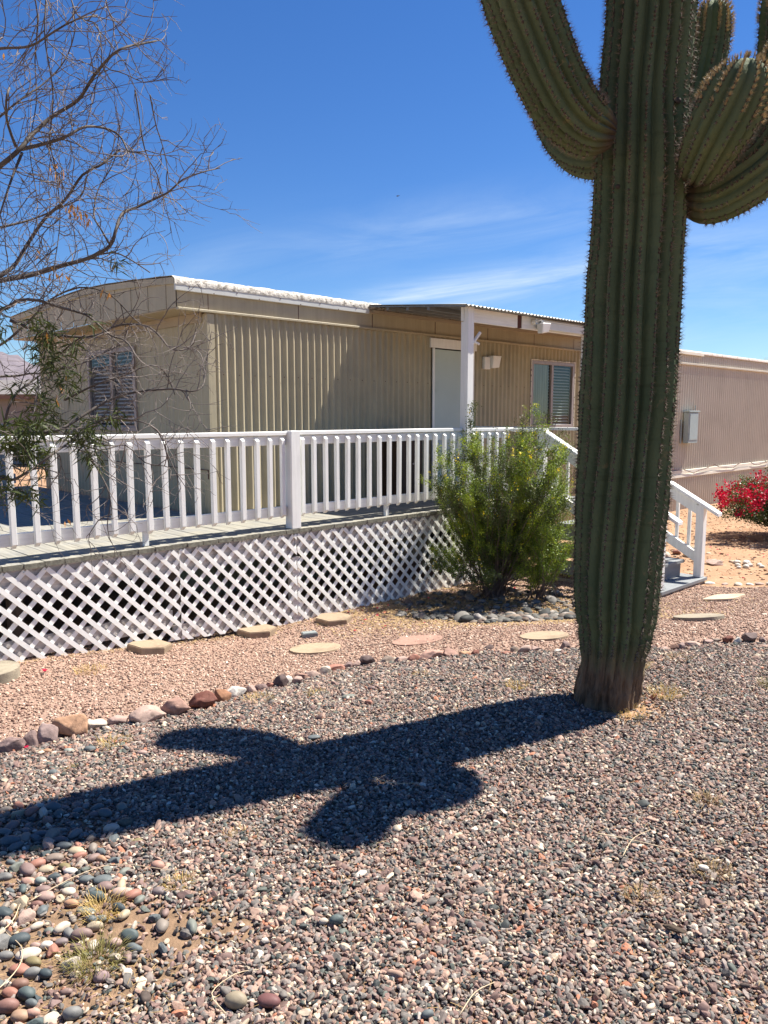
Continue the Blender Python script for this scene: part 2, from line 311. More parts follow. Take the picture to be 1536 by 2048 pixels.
# ------------------------------------------------------------------ loose stones as instances (nobody could count them)
def ico(sub):
    bm = bmesh.new(); bmesh.ops.create_icosphere(bm, subdivisions=sub, radius=1.0)
    v = np.array([x.co[:] for x in bm.verts]); f = [tuple(q.index for q in x.verts) for x in bm.faces]; bm.free(); return v, f
ICO = {s: ico(s) for s in (1, 2, 3, 4)}
def rock_verts(seed, dims, cuts, sub=3, rough=.05, keep=.72):
    rs = np.random.RandomState(seed); v, f = ICO[sub]; v = v.copy()
    for _ in range(cuts):
        n = rs.normal(size=3); n /= np.linalg.norm(n); d = rs.uniform(keep - .17, keep + .13)
        s = v @ n; over = np.maximum(s - d, 0); v = v - over[:, None] * n * .93
    ph = rs.uniform(0, 6, 9)
    w = 1 + rough * (np.sin(3.1 * v[:, 0] + ph[0]) * np.sin(2.7 * v[:, 1] + ph[1]) + .6 * np.sin(7 * v[:, 1] + ph[2]) * np.sin(6 * v[:, 2] + ph[3]) + .4 * np.sin(13 * v[:, 0] + ph[4]) * np.sin(12 * v[:, 2] + ph[5]))
    v = v * w[:, None]
    v = (v - (v.max(0) + v.min(0)) / 2) / ((v.max(0) - v.min(0)) / 2)
    return v * np.array(dims) / 2, f

def stones_material(name, stops, rough=.75):
    m = bpy.data.materials.new(name); m.use_nodes = True; nt = m.node_tree; nt.nodes.clear(); N = NT(nt)
    oi = N.node('ShaderNodeObjectInfo'); tc = N.node('ShaderNodeTexCoord')
    col = N.ramp(oi.outputs['Random'], stops, 'CONSTANT')
    n = N.node('ShaderNodeTexNoise', {0: tc.outputs['Object'], 'Scale': 2.0, 'Detail': 4.0})
    f = N.node('ShaderNodeMapRange', {0: n.outputs[0], 1: .3, 2: .7, 3: .75, 4: 1.2}).outputs[0]
    fr = N.math('FRACT', N.math('MULTIPLY', oi.outputs['Random'], 917.3)); fr = N.math('ADD', N.math('MULTIPLY', fr, .55), .72)
    f = N.math('MULTIPLY', f, fr)
    col = N.mix(1.0, col, N.node('ShaderNodeCombineXYZ', {0: f, 1: f, 2: f}).outputs[0], 'MULTIPLY')
    p = N.node('ShaderNodeBsdfPrincipled', {'Base Color': col, 'Roughness': rough, 'Specular IOR Level': .3})
    o = N.node('ShaderNodeOutputMaterial'); nt.links.new(p.outputs[0], o.inputs[0]); return m
SLATE, GREY, MAUVE, PINKT, CREAM, ORNG, DBR, WHT, GRN = (.055, .060, .056), (.155, .138, .122), (.175, .112, .095), (.31, .205, .155), (.45, .37, .27), (.34, .145, .085), (.070, .052, .043), (.50, .43, .35), (.10, .112, .095)
pebble_mat = stones_material('pebble_stone', [(0, SLATE), (.07, GREY), (.24, MAUVE), (.42, PINKT), (.60, CREAM), (.67, (.22, .18, .155)), (.79, DBR), (.84, GRN), (.885, WHT), (.915, PINKT), (.96, ORNG), (.975, (.27, .24, .21))])
grit_mat = stones_material('grit_stone', [(0, (.39, .26, .19)), (.28, (.26, .16, .12)), (.46, (.50, .37, .28)), (.62, (.15, .085, .065)), (.74, (.35, .225, .165)), (.88, (.60, .49, .39)), (.94, (.12, .09, .075))], .85)
cobble_mat = stones_material('cobble_stone', [(0, (.09, .088, .078)), (.22, (.14, .13, .115)), (.42, (.06, .062, .058)), (.58, (.20, .155, .12)), (.72, (.11, .075, .06)), (.82, (.25, .225, .20)), (.93, (.14, .11, .085))])

def instance_field(name, pts, rots, scls, idx, protos, m, label, smooth=lambda i: True):
    """one object: an instanced stone on every vertex"""
    coll = bpy.data.collections.new(name + '_shapes')
    for i, (v, f) in enumerate(protos):
        me = bpy.data.meshes.new(name + '_shape'); me.from_pydata(v.tolist(), [], f); me.materials.append(m)
        me.polygons.foreach_set('use_smooth', [smooth(i)] * len(f)); me.update()
        coll.objects.link(bpy.data.objects.new('%s_shape_%02d' % (name, i), me))
    me = bpy.data.meshes.new(name); me.vertices.add(len(pts)); me.vertices.foreach_set('co', np.asarray(pts, np.float32).ravel())
    for an, ty, arr in (('rot', 'FLOAT_VECTOR', rots), ('scl', 'FLOAT_VECTOR', scls)):
        a = me.attributes.new(an, ty, 'POINT'); a.data.foreach_set('vector', np.asarray(arr, np.float32).ravel())
    a = me.attributes.new('idx', 'INT', 'POINT'); a.data.foreach_set('value', np.asarray(idx, np.int32))
    me.update(); o = bpy.data.objects.new(name, me); sc.collection.objects.link(o); me.materials.append(m)
    ng = bpy.data.node_groups.new(name, 'GeometryNodeTree')
    ng.interface.new_socket('Geometry', in_out='INPUT', socket_type='NodeSocketGeometry'); ng.interface.new_socket('Geometry', in_out='OUTPUT', socket_type='NodeSocketGeometry')
    n = ng.nodes; L = ng.links; gi = n.new('NodeGroupInput'); go = n.new('NodeGroupOutput')
    ci = n.new('GeometryNodeCollectionInfo'); ci.inputs[0].default_value = coll; ci.inputs[1].default_value = True; ci.inputs[2].default_value = True
    ip = n.new('GeometryNodeInstanceOnPoints'); ip.inputs['Pick Instance'].default_value = True
    def att(nm, ty):
        q = n.new('GeometryNodeInputNamedAttribute'); q.data_type = ty; q.inputs[0].default_value = nm; return q.outputs[0]
    L.new(gi.outputs[0], ip.inputs['Points']); L.new(ci.outputs[0], ip.inputs['Instance']); L.new(att('idx', 'INT'), ip.inputs['Instance Index'])
    er = n.new('FunctionNodeEulerToRotation'); L.new(att('rot', 'FLOAT_VECTOR'), er.inputs[0]); L.new(er.outputs[0], ip.inputs['Rotation'])
    L.new(att('scl', 'FLOAT_VECTOR'), ip.inputs['Scale']); L.new(ip.outputs[0], go.inputs[0])
    mod = o.modifiers.new('stones', 'NODES'); mod.node_group = ng
    tag(o, label, 'gravel', kind='stuff'); return o

def scatter(n, x0, x1, y0, y1, rs, keep):
    x = rs.uniform(x0, x1, n); y = rs.uniform(y0, y1, n); k = keep(x, y); return x[k], y[k]
def smooth_noise(x, y, s, seed=0):
    return (np.sin(x * s + seed) * np.cos(y * s * 1.3 + seed * 2) + .6 * np.sin(x * s * 2.3 + y * s * 1.7 + seed * 3) + .4 * np.cos(x * s * 4.1 - y * s * 3.3 + seed)) / 2.0

rs = np.random.RandomState(11)
TX, TY = 1.26, 4.15           # saguaro foot
def view_keep(x, y, pad=1.5):  # in and around what the photograph's standpoint can see
    return (np.abs(x) < .52 * np.maximum(y, .8) + pad)
def gravel_keep(x, y):
    b = border_y(x)
    bare = ((x + .62) ** 2 / .05 + (y - 2.22) ** 2 / .012 < 1) & (rs.uniform(size=x.shape) < .75)
    bare |= ((x - TX) ** 2 + (y - TY + .08) ** 2 < .28 ** 2) & (rs.uniform(size=x.shape) < .62)
    bare |= ((x + .87) ** 2 / .09 + (y - 2.1) ** 2 / .09 < 1) & (rs.uniform(size=x.shape) < .6)
    for rx, ry, rw, rh, rc in ROCKS + COBBLES: bare |= ((x - rx) ** 2 + (y - ry) ** 2 < (rw * .40) ** 2)
    drift = (x < -.86 - .30 * np.abs(y - 2.2)) & (y < 3.0) & (rs.uniform(size=x.shape) < .62)
    return (y < b - .01) & view_keep(x, y) & ~bare & ~drift & (smooth_noise(x, y, 3.1, 2) + rs.normal(size=x.shape) * .5 > -1.25)
x, y = scatter(900000, -5.0, 5.6, .6, 6.0, rs, gravel_keep)
n = len(x); z = ground_z(x, y) + .006 + rs.uniform(-.002, .011, n)
sz = .0061 * np.exp(rs.normal(0, .30, n)); big = rs.uniform(size=n) < .022 * (1 + 2.2 * (y > border_y(x) - .5)); sz[big] *= 1.75
sz *= 1 + .12 * smooth_noise(x, y, 2.0, 5)
scl = np.stack([sz * rs.uniform(.95, 1.7, n), sz * rs.uniform(.7, 1.05, n), sz * rs.uniform(.40, .85, n)], 1)
rot = np.stack([rs.normal(0, .5, n), rs.normal(0, .5, n), rs.uniform(0, 6.28, n)], 1)
def unit_rock(seed, cuts, sub, rough=.07, keep=.8): v, f = rock_verts(seed, (2, 2, 2), cuts, sub, rough, keep); return v, f
protos = [unit_rock(s, 8 + s % 6, 2, .05, .66) for s in range(14)]
instance_field('gravel', np.stack([x, y, z], 1), rot, scl, rs.randint(0, 14, n), protos, pebble_mat, 'small mixed grey, mauve and cream landscaping gravel around the saguaro', lambda i: i % 3 == 0)

def path_keep(x, y):
    far_y = np.minimum(O.y + (x - O.x) * U.y / U.x + .3, 9.2 - 1.35 * smN((x - 2.9) / 1.3) - .9 * smN((x - 3.9) / 1.6))
    return (y > border_y(x) + .01) & (y < far_y) & view_keep(x, y, .5)
x, y = scatter(210000, -4.2, 6.3, 2.5, 9.3, rs, path_keep)
n = len(x); z = ground_z(x, y) + .012 + rs.uniform(-.001, .003, n); sz = .0052 * np.exp(rs.normal(0, .3, n))
scl = np.stack([sz * rs.uniform(.9, 1.5, n), sz, sz * rs.uniform(.5, .9, n)], 1); rot = np.stack([rs.normal(0, .4, n), rs.normal(0, .4, n), rs.uniform(0, 6.28, n)], 1)
instance_field('pink_gravel', np.stack([x, y, z], 1), rot, scl, rs.randint(0, 6, n), [unit_rock(40 + s, 9, 1, .0, .7) for s in range(6)], grit_mat, 'fine pink crushed granite covering the path beside the deck')

# river stones heaped under the bush
def bush_bed(x, y):
    return ((x - 1.35) / 1.25) ** 2 + ((y - 7.55) / .82) ** 2 < 1 + .25 * smooth_noise(x, y, 5, 3)
x, y = scatter(5200, -.1, 2.8, 6.5, 8.6, rs, lambda x, y: bush_bed(x, y) & (GZN(x, y)[2] < -.05) & (rs.uniform(size=x.shape) < .15 + .62 * (y < 7.25)))
n = len(x); sz = .026 * np.exp(rs.normal(0, .3, n)); z = ground_z(x, y) + sz * .35 + rs.uniform(0, .02, n)
scl = np.stack([sz * rs.uniform(1, 1.5, n), sz, sz * rs.uniform(.5, .8, n)], 1); rot = np.stack([rs.normal(0, .25, n), rs.normal(0, .25, n), rs.uniform(0, 6.28, n)], 1)
instance_field('river_stones', np.stack([x, y, z], 1), rot, scl, rs.randint(0, 6, n), [unit_rock(60 + s, 3, 2, .05, .85) for s in range(6)], cobble_mat, 'grey and tan river stones bedded under the green bush')

# scattered small clods on the yard
def yard_keep(x, y):
    g, u, v = GZN(x, y)
    return (v < 1.3) & (u > 4.7) & (y > 9.2 - 1.35 * smN((x - 2.9) / 1.3) - .9 * smN((x - 3.9) / 1.6))
x, y = scatter(9000, 2.6, 13, 6.6, 17, rs, yard_keep)
n = len(x); sz = .010 * np.exp(rs.normal(0, .45, n)); z = ground_z(x, y) + .003
scl = np.stack([sz * rs.uniform(1, 1.5, n), sz, sz * rs.uniform(.5, .8, n)], 1); rot = np.stack([rs.normal(0, .3, n), rs.normal(0, .3, n), rs.uniform(0, 6.28, n)], 1)
clod_mat = stones_material('clod_stone', [(0, (.40, .25, .155)), (.45, (.28, .165, .10)), (.7, (.48, .36, .26)), (.88, (.20, .12, .08))], .95)
instance_field('dirt_clods', np.stack([x, y, z], 1), rot, scl, rs.randint(0, 6, n), [unit_rock(80 + s, 8, 1, .0, .7) for s in range(6)], clod_mat, 'small crumbs of orange dirt and stone on the bare yard')

# ------------------------------------------------------------------ border stones and cobbles: every one a thing
ALB = .74
COL = {'mauve': (.27, .185, .165), 'dusk': (.36, .26, .235), 'orange': (.52, .30, .18), 'cream': (.62, .53, .42), 'pink': (.47, .325, .27), 'pinktan': (.52, .37, .30), 'pinkbrown': (.40, .24, .185), 'darkred': (.22, .085, .06), 'orangebrown': (.40, .20, .11), 'white': (.76, .71, .62), 'brick': (.42, .20, .145), 'dark': (.15, .105, .095), 'greybrown': (.29, .225, .18), 'salmon': (.56, .34, .26), 'brown': (.26, .15, .11),
       'orangepink': (.50, .29, .22), 'mauvegrey': (.25, .20, .19), 'darkslate': (.075, .095, .10), 'slategreen': (.11, .14, .135), 'mauvepink': (.34, .235, .22), 'mauvebrown': (.30, .205, .175), 'olive': (.27, .22, .11), 'tan': (.50, .41, .28), 'greygreen': (.22, .235, .20), 'palegreen': (.33, .37, .32), 'slate': (.155, .175, .175), 'redbrown': (.29, .155, .125), 'tanorange': (.45, .29, .19), 'grey': (.23, .225, .21), 'taupe': (.30, .255, .21), 'tanspeck': (.35, .29, .20), 'maroon': (.20, .09, .085)}
WORD = {'dusk': 'dusky pink', 'pinktan': 'pinkish tan', 'pinkbrown': 'pinkish brown', 'darkred': 'dark red', 'orangebrown': 'orange brown', 'brick': 'brick red', 'dark': 'dark brown', 'greybrown': 'grey brown', 'orangepink': 'orange pink', 'mauvegrey': 'mauve grey', 'darkslate': 'dark slate', 'slategreen': 'slate green', 'mauvepink': 'mauve pink', 'mauvebrown': 'mauve brown', 'greygreen': 'grey green', 'palegreen': 'pale green', 'redbrown': 'reddish brown', 'tanorange': 'orange tan', 'tanspeck': 'speckled tan'}
def stone_mat(c, kind):
    b = tuple(q * ALB for q in COL[c]); d = tuple(x * .62 for x in b); l = tuple(min(.85, x * 1.35 + .03) for x in b)
    return mat('%s_%s' % (c, kind), b, .8 if kind == 'rock' else .6, noise=(9, .15), bump=(45, .6, .006 if kind == 'rock' else .002), mottles=[(d, 12, .5, .66), (l, 22, .56, .68)])
ORD = ['leftmost', 'second', 'third', 'fourth', 'fifth', 'sixth', 'seventh', 'eighth', 'ninth', 'tenth', 'eleventh', 'twelfth', 'thirteenth', 'fourteenth', 'fifteenth', 'sixteenth', 'seventeenth', 'eighteenth', 'nineteenth', 'twentieth']
def ordw(i):
    if i < 20: return ORD[i]
    base = {2: 'twenty', 3: 'thirty', 4: 'forty'}[(i + 1) // 10]
    return base + ('-' + ['first', 'second', 'third', 'fourth', 'fifth', 'sixth', 'seventh', 'eighth', 'ninth'][(i + 1) % 10 - 1] if (i + 1) % 10 else 'th').replace('th', 'th')
def place_stone(name, x, y, w, h, c, seed, label, group, cat, angular, yaw=None):
    rr = random.Random(seed); kind = 'rock' if angular else 'cobble'
    dep = w * rr.uniform(.6, .85)
    w *= 1.17; h *= 1.22
    dims = (w, dep, max(h * 1.1, w * .42)) if angular else (w, dep, min(h, w) * .72)
    v, f = rock_verts(seed, dims, rr.randint(12, 18) if angular else rr.randint(1, 3), 4 if angular else 3, .05 if angular else .04, .70 if angular else .9)
    o = mesh_obj(name, v.tolist(), f, stone_mat(c, kind), smooth=not angular)
    if angular:
        o.data.polygons.foreach_set('use_smooth', [True] * len(o.data.polygons))
    nn = normal_at(x, y); q = Vector((0, 0, 1)).rotation_difference(nn)
    yw = rr.uniform(-.35, .35) if yaw is None else yaw
    o.rotation_mode = 'QUATERNION'; o.rotation_quaternion = q @ Euler((0, 0, yw)).to_quaternion()
    o.location = (x, y, GZ(x, y) + dims[2] * (.40 if angular else .42) + (.0 if angular else .010)); tag(o, label, cat, group); return o
NR_LEFT = sum(1 for r in ROCKS if r[0] < 1.30)
_big = {3: 'block shaped stone with an orange top', 5: 'low stone', 6: 'broad flat stone', 8: 'angular stone', 10: 'bright stone', 14: 'pointed stone', 27: 'long rounded slab'}
for i, (x, y, w, h, c) in enumerate(ROCKS):
    word = WORD.get(c, c); desc = _big.get(i, 'rock')
    if i < NR_LEFT:
        nm = ordw(i) if i else 'first'
        lab = '%s %s, %s from the left in the rock row' % (word, desc, nm)
    else:
        j = i - NR_LEFT
        lab = '%s rock, %s right of the saguaro in the row edging the path' % (word, 'first' if j == 0 else ordw(j))
    place_stone('border_rock', x, y, w, h, c, 500 + i, lab, 'border rocks between the path and the gravel', 'rock', True, yaw=.42 + random.Random(i).uniform(-.3, .3))

CL = {0: 'orange pink round cobble alone in the sunlit gravel below the saguaro shadow', 1: 'small orange and brown cobble just below the saguaro shadow', 2: 'oval mauve grey cobble alone, right of the cobble drift', 3: 'dark slate oval cobble at the right edge of the cobble drift', 4: 'large slate green cobble beside the bare patch of dirt',
      5: 'mauve pink cobble right of the dry yellow grass', 6: 'broad mauve brown flat cobble in the middle of the drift', 7: 'long cream cobble lying at the left of the drift', 8: 'olive mustard cobble just below the long cream cobble', 9: 'upright pink cobble above the long cream cobble', 10: 'small white cobble right of the upright pink one', 11: 'rough cream rock above the yellow grass in the lower left',
      12: 'rough cream and orange rock right of the yellow grass', 13: 'angular tan cobble below the white ringed slate one', 14: 'long flat grey green cobble in the drift', 15: 'large slate green cobble below two mauve ones', 16: 'round pinkish tan cobble, largest at the upper right of the drift', 17: 'smooth mauve cobble left of the round pinkish tan one',
      18: 'pale green squarish cobble near the shadow edge', 19: 'salmon oval cobble beside the pale green one', 21: 'long pink cobble lying under the mauve ones', 25: 'cream ringed oval cobble in the drift', 28: 'rounded slate green cobble near the lower left corner', 30: 'big reddish brown cobble in the lower left corner', 32: 'cream flat cobble at the bottom edge of the photo',
      33: 'large upright grey cobble at the bottom edge of the photo', 51: 'tan speckled round cobble alone at the bottom edge', 56: 'dark maroon slab shaped cobble at the bottom edge of the gravel', 57: 'grey green cobble alone in the middle of the gravel', 58: 'cream cobble touching the grey green one in mid gravel', 59: 'slate blue cobble at the bottom centre edge', 60: 'small white cobble alone at the right of the gravel'}
placed = []
for i, (x, y, w, h, c) in enumerate(COBBLES):
    word = WORD.get(c, c)
    zone = 'in the drift of large cobbles at the lower left' if x < -.55 and y < 2.9 else 'among the gravel near the border rocks'
    ang = i in (11, 12, 31)
    place_stone('cobble', x, y, w, h * 1.2 if not ang else h, c, 900 + i, CL.get(i, '%s river cobble %s' % (word, zone)), 'river cobbles lying in the gravel', 'cobble', ang)
    placed.append((x, y, w / 2))
rr = random.Random(5); names = ['slate', 'grey', 'mauve', 'pinktan', 'slategreen', 'taupe', 'brick', 'darkslate', 'greygreen', 'cream', 'mauvebrown', 'tan', 'slate', 'mauvegrey']
cnt = 0
for t in range(9000):
    if cnt >= 185: break
    x = rr.uniform(-1.75, -.35); y = rr.uniform(1.5, 3.0)
    lim = -.80 - .10 * math.sin(y * 5) - .33 * abs(y - 2.2) + rr.gauss(0, .05)
    if x > lim or abs(x) > .50 * y + .28: continue
    r = rr.uniform(.014, .028) * (1.25 if rr.random() < .2 else 1)
    if any((x - a) ** 2 + (y - b) ** 2 < (r + q) ** 2 * .66 for a, b, q in placed): continue
    if ((x + .80) ** 2 / .012 + (y - 2.12) ** 2 / .05 < 1) and rr.random() < .8: continue
    placed.append((x, y, r)); c = rr.choice(names)
    place_stone('cobble', x, y, 2 * r, 2 * r * .75, c, 2000 + t, 'small %s river cobble in the drift of large cobbles at the lower left' % WORD.get(c, c), 'river cobbles lying in the gravel', 'cobble', rr.random() < .35, yaw=rr.uniform(0, 3.1)); cnt += 1
# bare orange dirt showing round the saguaro foot and in the worn spot
def dirt_patch(cx, cy, rx, ry, seed, lift=.010):
    vs = [(cx, cy, GZ(cx, cy) + lift + .010)]; n = 40
    for k in (1, 2, 3):
        for i in range(n):
            a = 2 * math.pi * i / n; w = 1 + .22 * mnoise.noise(Vector((math.cos(a) * 1.7, math.sin(a) * 1.7, seed))) if k == 3 else 1
            x = cx + math.cos(a) * rx * k / 3 * w; y = cy + math.sin(a) * ry * k / 3 * w; vs.append((x, y, GZ(x, y) + lift + .008 * (1 - (k / 3) ** 2) - (.008 if k == 3 else 0)))
    fs = [(0, 1 + i, 1 + (i + 1) % n) for i in range(n)] + [(1 + k * n + i, 1 + (k + 1) * n + i, 1 + (k + 1) * n + (i + 1) % n, 1 + k * n + (i + 1) % n) for k in (0, 1) for i in range(n)]
    o = mesh_obj('bare_ground', vs, fs, dirt, smooth=True); o['kind'] = 'structure'
dirt_patch(TX + .05, TY - .10, .27, .20, 1, .004)
# ------------------------------------------------------------------ the mobile home
def corr(u0, u1, pitch, h, v0, sgn, z0, z1, axis='u', flat=.44, off=0.0, zt=None):
    flat = min(flat, .40)
    """trapezoid ribbed sheet standing on z0..z1; ribs stick out by h in direction sgn"""
    mb = MB(); prof = []
    k = math.floor((u0 - off) / pitch) - 1
    while off + k * pitch < u1 + pitch:
        a = off + k * pitch
        for t, hh in ((0, 0), (flat * .5, .02), (flat, .12), (flat + .14, .62), (flat + .22, .93), (flat + .30, 1), (flat + .38, .93), (flat + .46, .62), (.985, .05)):
            prof.append((a + t * pitch, hh * h))
        k += 1
    P = [(a, b) for a, b in prof if u0 < a < u1]
    def hat(x):
        for (a, b), (c, d) in zip(prof, prof[1:]):
            if a <= x <= c: return b + (d - b) * (x - a) / (c - a)
        return 0
    P = [(u0, hat(u0))] + P + [(u1, hat(u1))]
    vs = []
    for a, b in P:
        top = zt(a) if zt else z1
        for z in (z0, top):
            vs.append((a, v0 + sgn * b, z) if axis == 'u' else (v0 + sgn * b, a, z))
    mb.add(vs, [(2 * i, 2 * i + 2, 2 * i + 3, 2 * i + 1) for i in range(len(P) - 1)]); return mb

VW = 1.449
H = Frame('mobile_home', 0, VW, -.33, 'beige ribbed metal mobile home with a white edged roof behind the deck', 'mobile home')
U0, U1 = .013, 9.9; VB = 6.0
WIN = (5.685, 6.845, 1.41, 2.42); DOOR = (3.46, 4.20, .56, 2.475)
# front wall in strips round the window and door openings
mb = MB()
def addmb(a, b): a.add(b.v, b.f)
for a, b, c, d in ((U0, DOOR[0] - .03, -.33, 2.64), (DOOR[0] - .03, DOOR[1] + .03, DOOR[3] + .02, 2.64), (DOOR[1] + .03, WIN[0], -.33, 2.64), (WIN[0], WIN[1], -.33, WIN[2]), (WIN[0], WIN[1], WIN[3], 2.64), (WIN[1], U1, -.33, 2.64)):
    addmb(mb, corr(a, b, .0985, .031, VW, -1, c, d, off=.066, flat=.24))
H.part('wall', mb, siding)
mb = corr(VW, 3.04, .0985, .008, U0, -1, -.33, 2.64, 'v', off=.02); addmb(mb, corr(3.04, 4.32, .0985, .008, U0, -1, -.33, 1.42, 'v', off=.02)); addmb(mb, corr(3.04, 4.32, .0985, .008, U0, -1, 2.39, 2.64, 'v', off=.02)); addmb(mb, corr(4.32, VB, .0985, .008, U0, -1, -.33, 2.64, 'v', off=.02))
H.part('end_wall', mb, siding)
mb = MB(); mb.box(U0, U1, VB - .02, VB, -.33, 2.64); mb.box(U1 - .02, U1, VW + .02, VB - .03, -.33, 2.64); H.part('rear_wall', mb, siding)
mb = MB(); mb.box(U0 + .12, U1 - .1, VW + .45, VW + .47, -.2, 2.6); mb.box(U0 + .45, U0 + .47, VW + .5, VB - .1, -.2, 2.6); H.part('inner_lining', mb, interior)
# corner post and belt course
mb = MB(); mb.box(U0 - .014, U0 + .075, VW - .030, VW - .002, -.33, 2.63); mb.box(U0 - .016, U0 - .002, VW - .022, VW + .06, -.33, 2.63); H.part('corner_trim', mb, siding, bev=.003)
mb = MB(); mb.box(-.335, U1, VW - .052, VW - .004, 2.638, 2.664); H.part('belt_trim', mb, siding, bev=.004)
# bow shaped roof profile over the width
def roof_z(v): return float(np.interp(v, [1.3, 1.45, 2.33, 3.0, 3.55, 4.2, 4.72, 5.3, 5.93, 6.2], [2.955, 2.962, 3.025, 3.060, 3.074, 3.058, 3.030, 3.00, 2.972, 2.96]))
# upper side panels above the belt
mb = corr(-.325, U1, .38, .004, VW - .010, -1, 2.665, 2.86, off=.1, flat=.5); H.part('upper_side_panel', mb, siding)
mb = MB()
for a in (.028, 1.191, 2.335, 3.486, 4.606, 5.746, 6.855, 8.0, 9.15): mb.box(a - .0025, a + .0025, VW - .0165, VW - .011, 2.665, 2.83)
H.part('panel_seam', mb, gap_dark)
# overhanging end: gable fascia, soffit
mb = MB(); n = 24; ue = -.335
for i in range(n):
    a = VW - .01 + (VB + .02 - VW) * i / n; b = VW - .01 + (VB + .02 - VW) * (i + 1) / n
    q = .004 * (i % 2)
    mb.add([(ue - q, a, 2.664), (ue - q, b, 2.664), (ue - q, b, roof_z(b) - .05), (ue - q, a, roof_z(a) - .05)], [(0, 1, 2, 3)])
H.part('end_fascia', mb, siding)
mb = MB(); mb.box(ue + .002, U0, VW - .006, VB, 2.650, 2.662); H.part('soffit', mb, soffit_m)
mb = MB(); mb.box(U0 - .03, U0 - .012, VW + .062, VB, 2.55, 2.648); H.part('end_trim', mb, trim_tan)
mb = MB()
for i in range(n):
    a = VW - .02 + (VB + .03 - VW) * i / n; b = VW - .02 + (VB + .03 - VW) * (i + 1) / n
    mb.hexa([(ue - .02, a, roof_z(a) - .075), (ue + .01, a, roof_z(a) - .075), (ue + .01, b, roof_z(b) - .075), (ue - .02, b, roof_z(b) - .075), (ue - .02, a, roof_z(a) - .01), (ue + .01, a, roof_z(a) - .01), (ue + .01, b, roof_z(b) - .01), (ue - .02, b, roof_z(b) - .01)])
H.part('end_edge_trim', mb, siding)
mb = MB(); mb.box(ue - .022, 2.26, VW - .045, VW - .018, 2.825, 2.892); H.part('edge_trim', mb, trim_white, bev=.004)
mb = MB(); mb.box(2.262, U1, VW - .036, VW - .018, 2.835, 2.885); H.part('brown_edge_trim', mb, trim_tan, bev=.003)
# screws
mb = MB()
for i in range(9): a = -.2 + i * .28; mb.box(a - .005, a + .005, VW - .049, VW - .046, 2.862 - .035 * (i % 2), 2.872 - .035 * (i % 2))
for i in range(60):
    a = .182 + i * .197
    if a < U1 and not (DOOR[0] - .1 < a < DOOR[1] + .1) and not (WIN[0] - .05 < a < WIN[1] + .05): mb.box(a - .004, a + .004, VW - .033, VW - .026, 2.015, 2.024)
for i in range(20): a = VW + .2 + i * .22; mb.box(U0 - .018, U0 - .008, a - .004, a + .004, 2.02, 2.028)
H.part('screw', mb, gap_dark)
# roof skin with thick, lumpy white coating at its edge
vs, fs = [], []; NU, NV = 260, 16
for i in range(NU + 1):
    u = ue - .03 + (U1 - ue + .03) * i / NU
    for j in range(NV + 1):
        v = VW - .052 + (VB + .1 - VW) * (j / NV) ** 1.6
        lump = .007 * mnoise.noise(Vector((u * 9, v * 7, 1.3))) + .006 * mnoise.noise(Vector((u * 27, v * 20, 4)))
        vs.append((u, v, roof_z(max(v, VW)) + .004 + lump * (1 if j < 5 else .5) - (.03 if j == 0 else 0)))
for i in range(NU):
    for j in range(NV): a = i * (NV + 1) + j; fs.append((a, a + NV + 1, a + NV + 2, a + 1))
b0 = len(vs)
for i in range(NU + 1): q = vs[i * (NV + 1)]; vs.append((q[0], q[1] + .004, 2.880 + .008 * mnoise.noise(Vector((q[0] * 14, 0, 0)))))
for i in range(NU): fs.append((i * (NV + 1), b0 + i, b0 + i + 1, (i + 1) * (NV + 1)))
mb = MB(); mb.add(vs, fs); H.part('roof', mb, roof_coat, smooth=True)
